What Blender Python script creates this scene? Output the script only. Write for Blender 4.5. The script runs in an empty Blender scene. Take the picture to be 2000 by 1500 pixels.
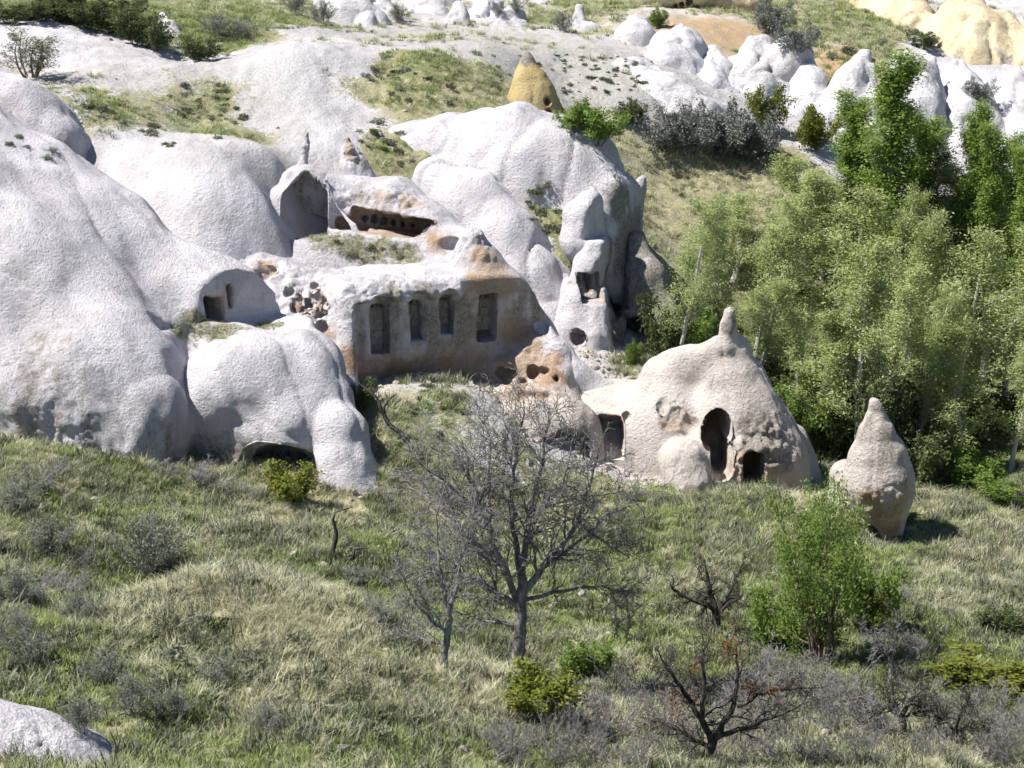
import bpy, math, random, time
import numpy as np
from mathutils import Vector, Matrix

T0 = time.time()
SC = bpy.context.scene
COL = SC.collection
RND = np.random.RandomState

# ------------------------------------------------------------------ camera
CAM_Z = 22.0
PITCH = math.radians(12.0)
HFOV = math.radians(30.0)
FPX = 1000.0 / math.tan(HFOV / 2)          # focal length in pixels of a 2000 px wide picture
cam_data = bpy.data.cameras.new('camera')
cam_data.angle = HFOV
cam_data.clip_start = 0.5
cam_data.clip_end = 6000
cam = bpy.data.objects.new('camera', cam_data)
cam.location = (0, 0, CAM_Z)
cam.rotation_euler = (math.pi / 2 - PITCH, 0, 0)
COL.objects.link(cam)
SC.camera = cam

# ------------------------------------------------------------------ sky, sun, exposure
SUN_DIR = Vector((-0.55, -0.11, 0.83)).normalized()      # towards the sun
SUN_EL = math.asin(SUN_DIR.z)
SUN_AZ = math.atan2(SUN_DIR.x, SUN_DIR.y)
world = bpy.data.worlds.new('World')
SC.world = world
world.use_nodes = True
wn = world.node_tree.nodes
sky = wn.new('ShaderNodeTexSky')
sky.sky_type = 'NISHITA'
sky.sun_disc = False
sky.sun_elevation = SUN_EL
sky.sun_rotation = SUN_AZ
sky.altitude = 1200
sky.air_density = 0.7
sky.dust_density = 0.4
wn['Background'].inputs['Strength'].default_value = 0.07
world.node_tree.links.new(sky.outputs[0], wn['Background'].inputs['Color'])
sun_data = bpy.data.lights.new('sun', 'SUN')
sun_data.energy = 5.0
sun_data.angle = math.radians(0.5)
sun_data.color = (1.0, 0.965, 0.91)
sun = bpy.data.objects.new('sun', sun_data)
sun.rotation_euler = (-SUN_DIR).to_track_quat('-Z', 'Y').to_euler()
COL.objects.link(sun)
SC.view_settings.view_transform = 'Standard'
SC.view_settings.look = 'None'
SC.view_settings.gamma = 1.0
SC.view_settings.use_curve_mapping = False
SC.view_settings.exposure = 0.86
SC.cycles.use_adaptive_sampling = True
SC.cycles.adaptive_threshold = 0.04
SC.cycles.max_bounces = 3
SC.cycles.diffuse_bounces = 2
SC.cycles.transmission_bounces = 2
SC.cycles.glossy_bounces = 1
SC.cycles.transparent_max_bounces = 4

# ------------------------------------------------------------------ geometry helpers
CP, SP = math.cos(PITCH), math.sin(PITCH)

def ray(px, py):
    a = (px - 1000.0) / FPX
    b = (750.0 - py) / FPX
    return np.array([a, b * SP + CP, b * CP - SP])

def P(px, py, d):
    """the point d metres ahead of the camera on the line of sight of a place in the photograph"""
    r = ray(px, py)
    t = d / r[1]
    return np.array([r[0] * t, d, CAM_Z + r[2] * t])

def mpp(d, py=750):
    return d / (FPX * ray(1000, py)[1])

def pix(p):
    x, y, z = p[..., 0], p[..., 1], p[..., 2] - CAM_Z
    f = y * CP - z * SP
    u = y * SP + z * CP
    return 1000 + FPX * x / f, 750 - FPX * u / f, f

def _hash(ix, iy, iz):
    h = (ix.astype(np.uint32) * np.uint32(374761393) + iy.astype(np.uint32) * np.uint32(668265263)
         + iz.astype(np.uint32) * np.uint32(2246822519))
    h = (h ^ (h >> np.uint32(13))) * np.uint32(1274126177)
    h = h ^ (h >> np.uint32(16))
    return h.astype(np.float32) / np.float32(4294967295.0) * 2 - 1

def vnoise(x, y, z):
    x = np.asarray(x, np.float32) + 1000; y = np.asarray(y, np.float32) + 1000; z = np.asarray(z, np.float32) + 1000
    ix = np.floor(x).astype(np.int64); iy = np.floor(y).astype(np.int64); iz = np.floor(z).astype(np.int64)
    fx = x - ix; fy = y - iy; fz = z - iz
    fx = fx * fx * (3 - 2 * fx); fy = fy * fy * (3 - 2 * fy); fz = fz * fz * (3 - 2 * fz)
    def c(a, b, d): return _hash(ix + a, iy + b, iz + d)
    x00 = c(0, 0, 0) * (1 - fx) + c(1, 0, 0) * fx
    x10 = c(0, 1, 0) * (1 - fx) + c(1, 1, 0) * fx
    x01 = c(0, 0, 1) * (1 - fx) + c(1, 0, 1) * fx
    x11 = c(0, 1, 1) * (1 - fx) + c(1, 1, 1) * fx
    return (x00 * (1 - fy) + x10 * fy) * (1 - fz) + (x01 * (1 - fy) + x11 * fy) * fz

def fbm(p, freq, octaves=4, gain=0.5, seed=0.0):
    s = np.zeros(len(p), np.float32); a = 1.0; f = freq
    for i in range(octaves):
        s += a * vnoise(p[:, 0] * f + seed + i * 17.3, p[:, 1] * f + i * 7.1, p[:, 2] * f + seed * 2)
        a *= gain; f *= 2.03
    return s

def sstep(a, b, x):
    t = np.clip((x - a) / (b - a), 0, 1)
    return t * t * (3 - 2 * t)

def mesh_np(name, verts, faces, smooth=True, mat=None, attrs=None):
    """verts (n,3); faces an (m,k) array of one polygon size, or a list of such arrays"""
    me = bpy.data.meshes.new(name)
    if not isinstance(faces, list): faces = [faces]
    faces = [np.asarray(f, np.int32) for f in faces if len(f)]
    verts = np.asarray(verts, np.float32)
    me.vertices.add(len(verts))
    me.vertices.foreach_set('co', verts.ravel())
    loops = np.concatenate([f.ravel() for f in faces])
    sizes = np.concatenate([np.full(len(f), f.shape[1], np.int32) for f in faces])
    starts = np.concatenate([[0], np.cumsum(sizes)[:-1]]).astype(np.int32)
    me.loops.add(len(loops)); me.loops.foreach_set('vertex_index', loops)
    me.polygons.add(len(sizes)); me.polygons.foreach_set('loop_start', starts)
    me.polygons.foreach_set('use_smooth', np.full(len(sizes), smooth, bool))
    me.update(calc_edges=True)
    if attrs:
        for k, v in attrs.items():
            v = np.asarray(v, np.float32)
            if v.ndim == 1:
                a = me.attributes.new(k, 'FLOAT', 'POINT'); a.data.foreach_set('value', v)
            else:
                if v.shape[1] == 3: v = np.concatenate([v, np.ones((len(v), 1), np.float32)], 1)
                a = me.attributes.new(k, 'FLOAT_COLOR', 'POINT'); a.data.foreach_set('color', v.ravel())
    if mat: me.materials.append(mat)
    return me

def link(name, me, parent=None, loc=(0, 0, 0), rot=None, scale=None):
    o = bpy.data.objects.new(name, me)
    o.location = loc
    if rot is not None: o.rotation_euler = rot
    if scale is not None: o.scale = scale
    if parent: o.parent = parent
    COL.objects.link(o)
    return o

def tag(o, label=None, cat=None, group=None, kind=None):
    if label: o['label'] = label
    if cat: o['category'] = cat
    if group: o['group'] = group
    if kind: o['kind'] = kind
    return o

# ------------------------------------------------------------------ materials
def newmat(name):
    m = bpy.data.materials.new(name); m.use_nodes = True
    nt = m.node_tree
    for n in list(nt.nodes): nt.nodes.remove(n)
    out = nt.nodes.new('ShaderNodeOutputMaterial')
    b = nt.nodes.new('ShaderNodeBsdfPrincipled')
    b.inputs['Roughness'].default_value = 0.95
    b.inputs['Specular IOR Level'].default_value = 0.15
    nt.links.new(b.outputs[0], out.inputs[0])
    return m, nt, b, out

class NT:
    def __init__(s, nt): s.nt = nt
    def n(s, t, **kw):
        x = s.nt.nodes.new(t)
        for k, v in kw.items(): setattr(x, k, v)
        return x
    def l(s, a, b): s.nt.links.new(a, b)
    def pos(s):
        return s.n('ShaderNodeNewGeometry').outputs['Position']
    def noise(s, vec, scale, detail=4, rough=0.55, dist=0.0):
        x = s.n('ShaderNodeTexNoise'); x.inputs['Scale'].default_value = scale
        x.inputs['Detail'].default_value = detail; x.inputs['Roughness'].default_value = rough
        x.inputs['Distortion'].default_value = dist
        s.l(vec, x.inputs['Vector']); return x.outputs['Fac']
    def ramp(s, fac, a, b, va=0.0, vb=1.0):
        x = s.n('ShaderNodeMapRange'); x.interpolation_type = 'SMOOTHSTEP'
        s.l(fac, x.inputs[0]); x.inputs[1].default_value = a; x.inputs[2].default_value = b
        x.inputs[3].default_value = va; x.inputs[4].default_value = vb
        return x.outputs[0]
    def mix(s, fac, a, b, mode='MIX'):
        x = s.n('ShaderNodeMix'); x.data_type = 'RGBA'; x.blend_type = mode
        for sock, v in ((x.inputs[0], fac), (x.inputs[6], a), (x.inputs[7], b)):
            if hasattr(v, 'is_linked'): s.l(v, sock)
            elif isinstance(v, (int, float)): sock.default_value = v
            else: sock.default_value = (*v, 1.0)
        return x.outputs[2]
    def math(s, op, a, b=0.0):
        x = s.n('ShaderNodeMath'); x.operation = op
        for sock, v in ((x.inputs[0], a), (x.inputs[1], b)):
            if hasattr(v, 'is_linked'): s.l(v, sock)
            else: sock.default_value = v
        return x.outputs[0]
    def attr(s, name, typ='GEOMETRY'):
        x = s.n('ShaderNodeAttribute'); x.attribute_name = name; x.attribute_type = typ
        return x
    def scaled(s, vec, sc):
        x = s.n('ShaderNodeMapping'); x.inputs['Scale'].default_value = sc
        s.l(vec, x.inputs['Vector']); return x.outputs[0]
    def bump(s, h, strength, dist, normal=None):
        x = s.n('ShaderNodeBump'); x.inputs['Strength'].default_value = strength; x.inputs['Distance'].default_value = dist
        s.l(h, x.inputs['Height'])
        if normal is not None: s.l(normal, x.inputs['Normal'])
        return x.outputs[0]

def rock_material(name, white, grey, pit=0.55, grain=1.0):
    """weathered volcanic tuff; tint.r bares the orange-buff heart of the rock, tint.g grey lichen crust, tint.b thin soil"""
    m, nt, b, out = newmat(name); g = NT(nt)
    p = g.pos()
    big = g.noise(p, 0.3, 3, 0.6)
    mid = g.noise(p, 1.5, 4, 0.65)
    fine = g.noise(p, 8.5 * grain, 4, 0.75)
    streak = g.noise(g.scaled(p, (1.6, 1.6, 0.2)), 1.0, 3, 0.6)
    dark = tuple(x * 0.72 for x in grey)
    c = g.mix(g.ramp(big, 0.38, 0.66), white, grey)
    c = g.mix(g.ramp(streak, 0.5, 0.72, 0, 0.4), c, dark)
    c = g.mix(g.ramp(mid, 0.54, 0.75, 0, 0.35), c, dark)
    runs = g.noise(g.scaled(p, (3.2, 3.2, 0.16)), 1.0, 3, 0.65)
    c = g.mix(g.math('MULTIPLY', g.ramp(runs, 0.56, 0.70, 0, 0.5), g.ramp(big, 0.35, 0.6)), c, tuple(x * 0.5 for x in grey))
    band = g.noise(g.scaled(p, (0.12, 0.12, 1.9)), 1.0, 3, 0.6)
    c = g.mix(g.ramp(band, 0.54, 0.68, 0, 0.25), c, dark)
    t = g.attr('tint'); sep = g.n('ShaderNodeSeparateColor'); g.l(t.outputs['Color'], sep.inputs[0])
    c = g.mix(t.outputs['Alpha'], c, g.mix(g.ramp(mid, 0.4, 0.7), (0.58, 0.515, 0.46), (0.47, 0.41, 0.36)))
    wob = g.math('ADD', g.math('MULTIPLY', g.math('SUBTRACT', mid, 0.5), 0.9), g.math('MULTIPLY', g.math('SUBTRACT', streak, 0.5), 1.1))
    fr = g.ramp(g.math('ADD', sep.outputs[0], wob), 0.15, 0.85)
    och = g.mix(g.ramp(big, 0.35, 0.65), (0.40, 0.265, 0.17), (0.46, 0.37, 0.285))
    och = g.mix(g.ramp(fine, 0.5, 0.72, 0, 0.5), och, (0.22, 0.16, 0.11))
    c = g.mix(fr, c, och)
    fg = g.ramp(g.math('ADD', sep.outputs[1], wob), 0.3, 0.75)
    lich = g.mix(g.ramp(fine, 0.42, 0.62), (0.23, 0.205, 0.175), (0.40, 0.365, 0.325))
    c = g.mix(fg, c, lich)
    fb = g.ramp(g.math('ADD', sep.outputs[2], wob), 0.35, 0.7)
    soil = g.mix(g.ramp(fine, 0.4, 0.6), (0.15, 0.15, 0.085), (0.34, 0.32, 0.26))
    c = g.mix(fb, c, soil)
    pitm = g.ramp(fine, 0.30, 0.42, 1, 0)
    c = g.mix(g.math('MULTIPLY', pitm, pit), c, (0.14, 0.13, 0.12))
    c = g.mix(g.ramp(fine, 0.5, 0.72, 0, 0.38), c, tuple(x * 0.55 for x in grey))
    g.l(c, b.inputs['Base Color'])
    h = g.math('ADD', g.math('MULTIPLY', fine, 1.4), g.math('MULTIPLY', mid, 0.3))
    h = g.math('ADD', h, g.math('MULTIPLY', band, 0.4))
    g.l(g.bump(h, 1.0, 0.10), b.inputs['Normal'])
    return m

M_WHITE = rock_material('white_tuff', (0.63, 0.60, 0.625), (0.50, 0.473, 0.495))
M_CREAM = rock_material('cream_tuff', (0.61, 0.555, 0.51), (0.505, 0.45, 0.41), 0.3)
M_FAR = rock_material('far_white_tuff', (0.61, 0.59, 0.61), (0.48, 0.46, 0.465), 0.35, 0.6)
M_YELLOW = rock_material('yellow_tuff', (0.54, 0.43, 0.22), (0.45, 0.33, 0.14), 0.3)
M_BUFF = rock_material('buff_tuff', (0.62, 0.54, 0.38), (0.56, 0.45, 0.29), 0.3, 0.6)

def ground_material():
    """tint.r grass cover, tint.g dryness, tint.b sandy"""
    m, nt, b, out = newmat('hillside_ground'); g = NT(nt)
    p = g.pos()
    big = g.noise(p, 0.3, 3, 0.6); mid = g.noise(p, 1.4, 4, 0.65); fine = g.noise(p, 6.0, 4, 0.75); finer = fine
    t = g.attr('tint'); sep = g.n('ShaderNodeSeparateColor'); g.l(t.outputs['Color'], sep.inputs[0])
    rockc = g.mix(g.ramp(big, 0.4, 0.65), (0.51, 0.49, 0.515), (0.39, 0.37, 0.375))
    rockc = g.mix(g.ramp(fine, 0.5, 0.75, 0, 0.5), rockc, (0.29, 0.275, 0.26))
    rockc = g.mix(sep.outputs[2], rockc, g.mix(mid, (0.40, 0.29, 0.18), (0.32, 0.23, 0.14)))
    rockc = g.mix(t.outputs['Alpha'], rockc, g.mix(g.ramp(fine, 0.35, 0.65), (0.40, 0.385, 0.36), (0.27, 0.255, 0.225)))
    green = g.mix(g.ramp(fine, 0.35, 0.65), (0.095, 0.115, 0.045), (0.18, 0.195, 0.09))
    dry = g.mix(g.ramp(fine, 0.35, 0.65), (0.24, 0.22, 0.13), (0.38, 0.35, 0.23))
    dr = g.ramp(g.math('ADD', sep.outputs[1], g.math('MULTIPLY', g.math('SUBTRACT', mid, 0.5), 1.4)), 0.3, 0.7)
    gr = g.mix(dr, green, dry)
    gr = g.mix(g.ramp(finer, 0.55, 0.72, 0, 0.5), gr, (0.07, 0.08, 0.035))
    cov = g.math('ADD', sep.outputs[0], g.math('MULTIPLY', g.math('SUBTRACT', fine, 0.5), 1.2))
    cov = g.math('ADD', cov, g.math('MULTIPLY', g.math('SUBTRACT', mid, 0.5), 0.9))
    c = g.mix(g.ramp(cov, 0.42, 0.62), rockc, gr)
    g.l(c, b.inputs['Base Color'])
    h = g.math('ADD', g.math('MULTIPLY', fine, 0.6), g.math('MULTIPLY', mid, 0.6))
    g.l(g.bump(h, 1.0, 0.16), b.inputs['Normal'])
    return m
M_GROUND = ground_material()
# ------------------------------------------------------------------ hillside and valley floor: one sheet to the horizon
# control points: place in the photograph, metres ahead, grass cover, dryness
TP = [
 (-300,1500,35,.8,.5),(0,1480,38,.6,.5),(300,1500,39,.9,.5),(600,1500,40.5,1,.5),(1000,1500,43,1,.4),(1400,1500,46,1,.6),(1800,1500,47,1,.5),(2300,1500,48,1,.5),
 (-200,1300,43,.9,.5),(0,1300,44.5,.9,.4),(300,1300,45.5,.95,.4),(600,1320,45.5,1,.6),(880,1352,46.6,1,.7),(1010,1315,56,1,.4),(1400,1300,56,1,.4),(1600,1330,55,1,.3),(1800,1230,60,1,.1),(1850,1310,56.5,1,.0),(1960,1350,54,1,.0),(2200,1300,58,1,.1),
 (0,1130,53,.9,.5),(190,1190,53,1,.2),(250,1150,56.5,1,.1),(380,1108,50.5,1,.95),(300,1160,49.5,1,.6),(520,1158,49.2,1,.85),(650,1232,47.8,1,.8),(760,1290,47.0,1,.8),(450,1040,61.5,1,.6),(560,1060,62,1,.6),(680,1120,60,.95,.0),(720,1060,62.5,1,.1),(780,1180,58.5,1,.0),(860,1250,56,1,.1),(900,1100,62.5,1,.1),
 (-200,980,60,1,.4),(0,900,63,1,.4),(100,1000,60,.9,.5),(250,1000,61.5,1,.3),(380,1000,64,1,.5),
 (-100,830,66,.9,.4),(100,880,66,.9,.4),(300,925,66.3,.9,.5),(500,960,66.3,.9,.6),(560,1010,64.5,.8,.7),(650,985,66.5,.8,.7),
 (740,930,68.5,.9,.5),(800,960,68.8,.9,.6),(800,1050,64.5,1,.6),(950,980,69.5,.9,.5),(1100,975,70.5,.8,.5),(1200,975,70.8,.7,.5),(1400,970,71.5,1,.5),(1560,980,71,1,.5),(1300,1100,65,1,.5),(1100,1150,61.5,1,.3),(1600,1060,67.5,1,.4),(1250,1030,68,1,.25),(1420,1060,67,1,.65),(1900,1110,67,1,.7),(1760,1130,65,1,.25),
 (1740,1062,69.5,1,.4),(1870,1055,70,1,.6),(2100,1065,70,1,.5),(1500,1200,61,1,.3),(1900,1200,62,1,.6),(2200,1200,62,1,.4),
 (1830,990,74,.8,.7),(1950,960,78,1,.2),(2150,940,79,1,.3),(1600,860,83,1,.2),(1900,850,86,1,.2),(2200,830,87,1,.2),(1500,720,90,1,.3),(1700,700,92,1,.3),(1950,700,94,1,.3),(2300,680,95,1,.3),
 (1250,490,93,.6,.6),(1300,560,90,.8,.4),(1250,400,98,.7,.7),(1300,330,103,.9,.8),(1350,380,100.5,.8,.8),(1420,315,105,1,.6),(1500,330,104,1,.6),(1700,330,107,.2,.3),(2000,350,107,.1,.3),(2300,330,107,.2,.3),(1700,430,102,.8,.3),(2000,430,102,.8,.3),
 (700,800,72.5,.7,.5),(760,752,75,.5,.5),(850,752,75.3,.5,.5),(820,870,70.5,.7,.4),(880,805,73,.6,.4),(960,775,75,.3,.5),(960,880,71.5,.4,.4),(1050,920,71.7,.6,.3),
 (1150,670,81,.5,.5),(1230,720,80,.6,.4),(1290,740,79,.6,.4),(1400,770,80,.8,.4),
 (-200,330,84,0,.5),(300,330,83,0,.5),(350,400,81,0,.5),(450,480,80,0,.5),(520,400,82,0,.5),(500,470,80.8,0,.5),(300,290,84.8,0,.5),(420,283,85.2,0,.5),(540,300,85.5,0,.5),(535,385,84.2,0,.5),(550,440,82.8,0,.5),(585,485,83.2,0,.5),(602,462,85.2,0,.5),(490,520,80.2,0,.5),
 (470,272,89,.75,.5),(420,200,93,.72,.5),(400,240,91,.75,.5),(300,205,91,.62,.5),(350,130,96,.35,.5),(260,150,94,.35,.5),(220,215,89,.72,.5),(130,190,88,.55,.4),(-100,150,90,.3,.5),(570,95,97.5,0,.5),(600,200,93,0,.5),(640,280,89.5,0,.5),(700,120,98,0,.5),(480,115,97.5,0,.5),(500,220,92.5,.2,.5),
 (60,150,94,.4,.5),(150,90,98,0,.5),(280,105,99,.05,.5),(350,125,98.5,.1,.5),(0,55,101,0,.5),(-200,60,102,.2,.5),
 (100,20,106,1,.1),(300,60,106,1,.2),(450,70,105,.9,.4),(500,30,112,.85,.4),(600,80,103,.4,.6),(380,110,101.5,.5,.3),(640,70,107,.3,.6),
 (760,300,90,.85,.5),(800,180,95.5,.95,.5),(850,117,99,.9,.4),(920,195,96,.85,.6),(690,210,94,.15,.6),(715,190,95,.8,.6),(750,140,98,.85,.5),(960,150,101,.7,.5),(980,100,106,.3,.5),(900,88,106,.3,.5),(860,75,109,.5,.5),(760,85,107,.4,.5),(800,95,103,.1,.5),
 (1100,180,106,.3,.5),(1200,150,108,.3,.5),(1100,100,111,.38,.5),(1000,82,112,.42,.5),(1250,200,106,.05,.5),(1300,165,108.5,0,.5),(1200,95,114,.25,.5),(1350,220,106.5,0,.5),(1420,215,109,0,.5),(1550,240,110,.1,.5),(1680,240,111,.1,.5),(1800,280,111,.1,.5),(1200,270,103,.75,.6),(1250,300,102.5,.6,.7),(1150,300,97.5,.7,.5),
 (1050,350,88,.9,.5),(1100,430,86,.9,.4),(1110,500,84.6,.8,.4),(960,330,89.3,.5,.5),
 (1400,60,122,.05,.5),(1500,20,130,.7,.5),(1600,60,126,.9,.5),(1700,60,126,.9,.5),(1550,120,120,.9,.5),(1650,90,122,.95,.6),(1650,20,134,.75,.5),(1550,0,138,.7,.5),(1850,100,123,.2,.5),(2000,110,123,.2,.5),(1750,0,140,.5,.5),(2000,0,142,.3,.5),(2300,60,130,.3,.5),
 (700,50,117,.2,.5),(800,50,119,.4,.5),(900,45,122,.4,.5),(1000,65,118,.4,.5),(1100,40,124,.75,.5),(1200,60,121,.6,.6),(1150,0,135,.8,.5),(1000,0,135,.4,.5),(800,0,133,.5,.5),(600,20,118,.65,.5),(400,0,124,.7,.5),(100,-20,120,1,.2),(-200,0,116,.9,.3),
]
# ground under and behind the rocks: place, metres ahead, height
UP = [(600,78,6.3),(700,77.5,6.0),(800,78,6.0),(900,78.5,5.8),(1000,79,5.5),(700,81.5,7.5),(800,82,7.5),(900,82.5,7.2),(700,86,11.3),(800,87,11.5),(550,86.5,14.2),
 (1000,82,6.8),(1050,84.5,8.3),(1100,82,6.2),(1200,83,5.8),(1200,87,6.5),(1260,86,6.2),(1150,79.5,5.6),(1165,84.5,7.0),(1190,86,7.2),(1140,83,6.6),(1000,77,4.9),(1100,77,4.4),(1050,75,4.1),
 (1300,77,3),(1450,77,2.4),(1200,77,3.6),(100,74,5.8),(300,74,5.8),(500,72,4.8),(0,80,8.5),(200,80,8.8),(350,77,7.4),(450,76.5,7.4),(560,76,6.4),(620,75,5.8)]
def _terrain_setup():
    pts, cov = [], []
    for px, py, d, g, dr in TP:
        pts.append(P(px, py, d)); cov.append((g, dr))
    for px, d, z in UP:
        x = (px - 1000) * mpp(d); pts.append(np.array([x, d, z])); cov.append((0.25, 0.5))
    for x, y, z in [(-70,12,9),(0,12,10),(70,12,8),(-30,28,9),(0,30,8),(35,30,7),(-45,45,9),(60,45,3),(-55,75,12),(60,75,1),(-60,100,20),(70,100,6),
                    (-90,140,24),(-40,150,24),(0,155,25),(45,155,26),(90,150,27),(-110,190,34),(0,195,36),(110,190,38),
                    (-200,300,60),(0,300,62),(200,300,64),(-400,600,90),(0,600,92),(400,600,90),(-900,1500,120),(0,1500,124),(900,1500,120),(-2000,3500,150),(0,3500,150),(2000,3500,150)]:
        pts.append(np.array([x, y, z], float)); cov.append((0.8, 0.5))
    return np.array(pts), np.array(cov)
_tp, _tc = _terrain_setup()
def _k(r2): return 0.5 * r2 * np.log(r2 + 1e-9)
_sc = 40.0
_c = _tp[:, :2] / _sc
_n = len(_c)
_r2 = ((_c[:, None] - _c[None]) ** 2).sum(-1)
_A = np.zeros((_n + 3, _n + 3)); _A[:_n, :_n] = _k(_r2) + np.eye(_n) * 2e-4
_A[:_n, _n] = 1; _A[:_n, _n + 1:] = _c; _A[_n, :_n] = 1; _A[_n + 1:, :_n] = _c.T
_b = np.zeros((_n + 3, 1)); _b[:_n, 0] = _tp[:, 2]
_w = np.linalg.solve(_A, _b)[:, 0]

D_ROWS = np.concatenate([np.linspace(12, 34, 16)[:-1], np.arange(34, 150, 0.22), np.geomspace(150.2, 3500, 60)])
U_COLS = np.concatenate([np.linspace(-1.2, -0.36, 22)[:-1], np.linspace(-0.36, 0.36, 460), np.linspace(0.36, 1.2, 22)[1:]])
def _terrain_grid():
    DD, UU = np.meshgrid(D_ROWS, U_COLS, indexing='ij')
    X = (UU * DD).ravel(); Y = DD.ravel()
    Z = np.empty(len(X)); C = np.empty((len(X), 2))
    q = np.stack([X, Y], 1) / _sc
    for s in range(0, len(q), 40000):
        r2 = ((q[s:s + 40000, None].astype(np.float32) - _c[None].astype(np.float32)) ** 2).sum(-1)
        Z[s:s + 40000] = _k(r2).astype(np.float64) @ _w[:_n] + _w[_n] + q[s:s + 40000] @ _w[_n + 1:]
        w = 1.0 / (r2 + 2e-4) ** 2
        C[s:s + 40000] = (w @ _tc.astype(np.float32)) / w.sum(1, keepdims=True)
    return X, Y, Z, C
_X, _Y, _Z, _C = _terrain_grid()
_p3 = np.stack([_X, _Y, _X * 0], 1)
_near = np.clip(1 - (_Y - 140) / 60, 0, 1)
_g = _C[:, 0]
_Z += _near * ((0.10 + 0.14 * _g) * fbm(_p3, 0.45, 4, 0.5) + 0.05 * fbm(_p3, 2.2, 3, 0.5, 5.0))
HGRID = _Z.reshape(len(D_ROWS), len(U_COLS))
GGRID = _g.reshape(HGRID.shape)
def H(x, y, grid=None):
    grid = HGRID if grid is None else grid
    x = np.asarray(x, float); y = np.asarray(y, float)
    fi = np.interp(y, D_ROWS, np.arange(len(D_ROWS))); fj = np.interp(x / np.maximum(y, 1), U_COLS, np.arange(len(U_COLS)))
    i = np.clip(fi.astype(int), 0, len(D_ROWS) - 2); j = np.clip(fj.astype(int), 0, len(U_COLS) - 2)
    a = fi - i; b = fj - j
    return (grid[i, j] * (1 - a) + grid[i + 1, j] * a) * (1 - b) + (grid[i, j + 1] * (1 - a) + grid[i + 1, j + 1] * a) * b
def ground_hit(px, py, d0=30.0, d1=190.0):
    """where the line of sight of a place in the photograph meets the ground"""
    r = ray(px, py); d = np.linspace(d0, d1, 3000); t = d / r[1]
    z = CAM_Z + r[2] * t; h = H(r[0] * t, d)
    below = np.nonzero(z < h)[0]
    i = below[0] if len(below) else len(d) - 1
    return np.array([r[0] * t[i], d[i], h[i]])

nr, nc = HGRID.shape
idx = np.arange(nr * nc).reshape(nr, nc)
tf = np.stack([idx[:-1, :-1], idx[:-1, 1:], idx[1:, 1:], idx[1:, :-1]], -1).reshape(-1, 4)
TERR_V = np.stack([_X, _Y, _Z], 1)
_u, _v, _f = pix(TERR_V)
_sand = np.exp(-(((_X - P(1400, 60, 122)[0]) / 5.5) ** 2 + ((_Y - 122) / 5.0) ** 2)) + np.exp(-(((_X - P(1660, 100, 119)[0]) / 2.5) ** 2 + ((_Y - 119) / 3.0) ** 2))
def _blob(px, py, d, rx, ry):
    c = P(px, py, d); return np.exp(-((_X - c[0]) / rx) ** 2 - ((_Y - d) / ry) ** 2)
_grey = np.clip(_blob(1080,140,108,12,8) + 0.9 * _blob(400,200,93,6,5) + 0.7 * _blob(820,60,116,12,6) + 0.8 * _blob(1330,360,101,8,7) + 0.8 * _blob(850,820,73,6,4) + np.clip((67 - _Y) / 4, 0, 1), 0, 1)
TERR_T = np.stack([_C[:, 0] * (1 - 0.8 * np.clip(_sand, 0, 1)), _C[:, 1], np.clip(_sand * 1.3, 0, 1), _grey * 0.85], 1)
ground = link('ground', mesh_np('ground', TERR_V, tf, True, M_GROUND, {'tint': TERR_T}))
tag(ground, 'grassy valley floor and pale hillside rising behind the rocks', 'ground', kind='structure')
print('terrain', round(time.time() - T0, 1))
# ------------------------------------------------------------------ rock sculpting: signed distances and surface nets
def smin(a, b, k):
    h = np.clip(0.5 + 0.5 * (b - a) / k, 0, 1)
    return b * (1 - h) + a * h - k * h * (1 - h)

def surface_nets(v, org, h):
    nx, ny, nz = v.shape
    s = v < 0
    cnt = np.zeros((nx - 1, ny - 1, nz - 1), np.int8)
    offs = [(i, j, k) for i in (0, 1) for j in (0, 1) for k in (0, 1)]
    for i, j, k in offs: cnt += s[i:nx - 1 + i, j:ny - 1 + j, k:nz - 1 + k]
    ci, cj, ck = np.nonzero((cnt > 0) & (cnt < 8))
    vals = {o: v[ci + o[0], cj + o[1], ck + o[2]] for o in offs}
    acc = np.zeros((len(ci), 3), np.float32); num = np.zeros(len(ci), np.float32)
    for a in offs:
        for ax in range(3):
            if a[ax]: continue
            b = list(a); b[ax] = 1; b = tuple(b)
            va, vb = vals[a], vals[b]
            cr = (va < 0) != (vb < 0)
            t = np.where(cr, va / np.where(cr, va - vb, 1), 0)
            for m in range(3):
                acc[:, m] += np.where(cr, a[m] + (t if m == ax else 0), 0)
            num += cr
    pos = acc / num[:, None]
    verts = (np.stack([ci, cj, ck], 1) + pos) * h + org
    ids = np.full(cnt.shape, -1, np.int32); ids[ci, cj, ck] = np.arange(len(ci))
    quads = []
    for ax in range(3):
        o1, o2 = [(1, 2), (2, 0), (0, 1)][ax]
        sl0 = [slice(None)] * 3; sl1 = [slice(None)] * 3
        sl0[ax] = slice(0, v.shape[ax] - 1); sl1[ax] = slice(1, v.shape[ax])
        a = s[tuple(sl0)]; b = s[tuple(sl1)]
        e = np.array(np.nonzero(a != b))
        ok = (e[o1] > 0) & (e[o2] > 0) & (e[o1] < v.shape[o1] - 1) & (e[o2] < v.shape[o2] - 1)
        e = e[:, ok]; flip = a[tuple(e)]
        def cell(d1, d2):
            c = e.copy(); c[o1] -= d1; c[o2] -= d2
            return ids[tuple(c)]
        q = np.stack([cell(1, 1), cell(0, 1), cell(0, 0), cell(1, 0)], 1)
        q[~flip] = q[~flip][:, ::-1]
        quads.append(q)
    q = np.concatenate(quads)
    return verts, q[(q >= 0).all(1)]

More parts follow.
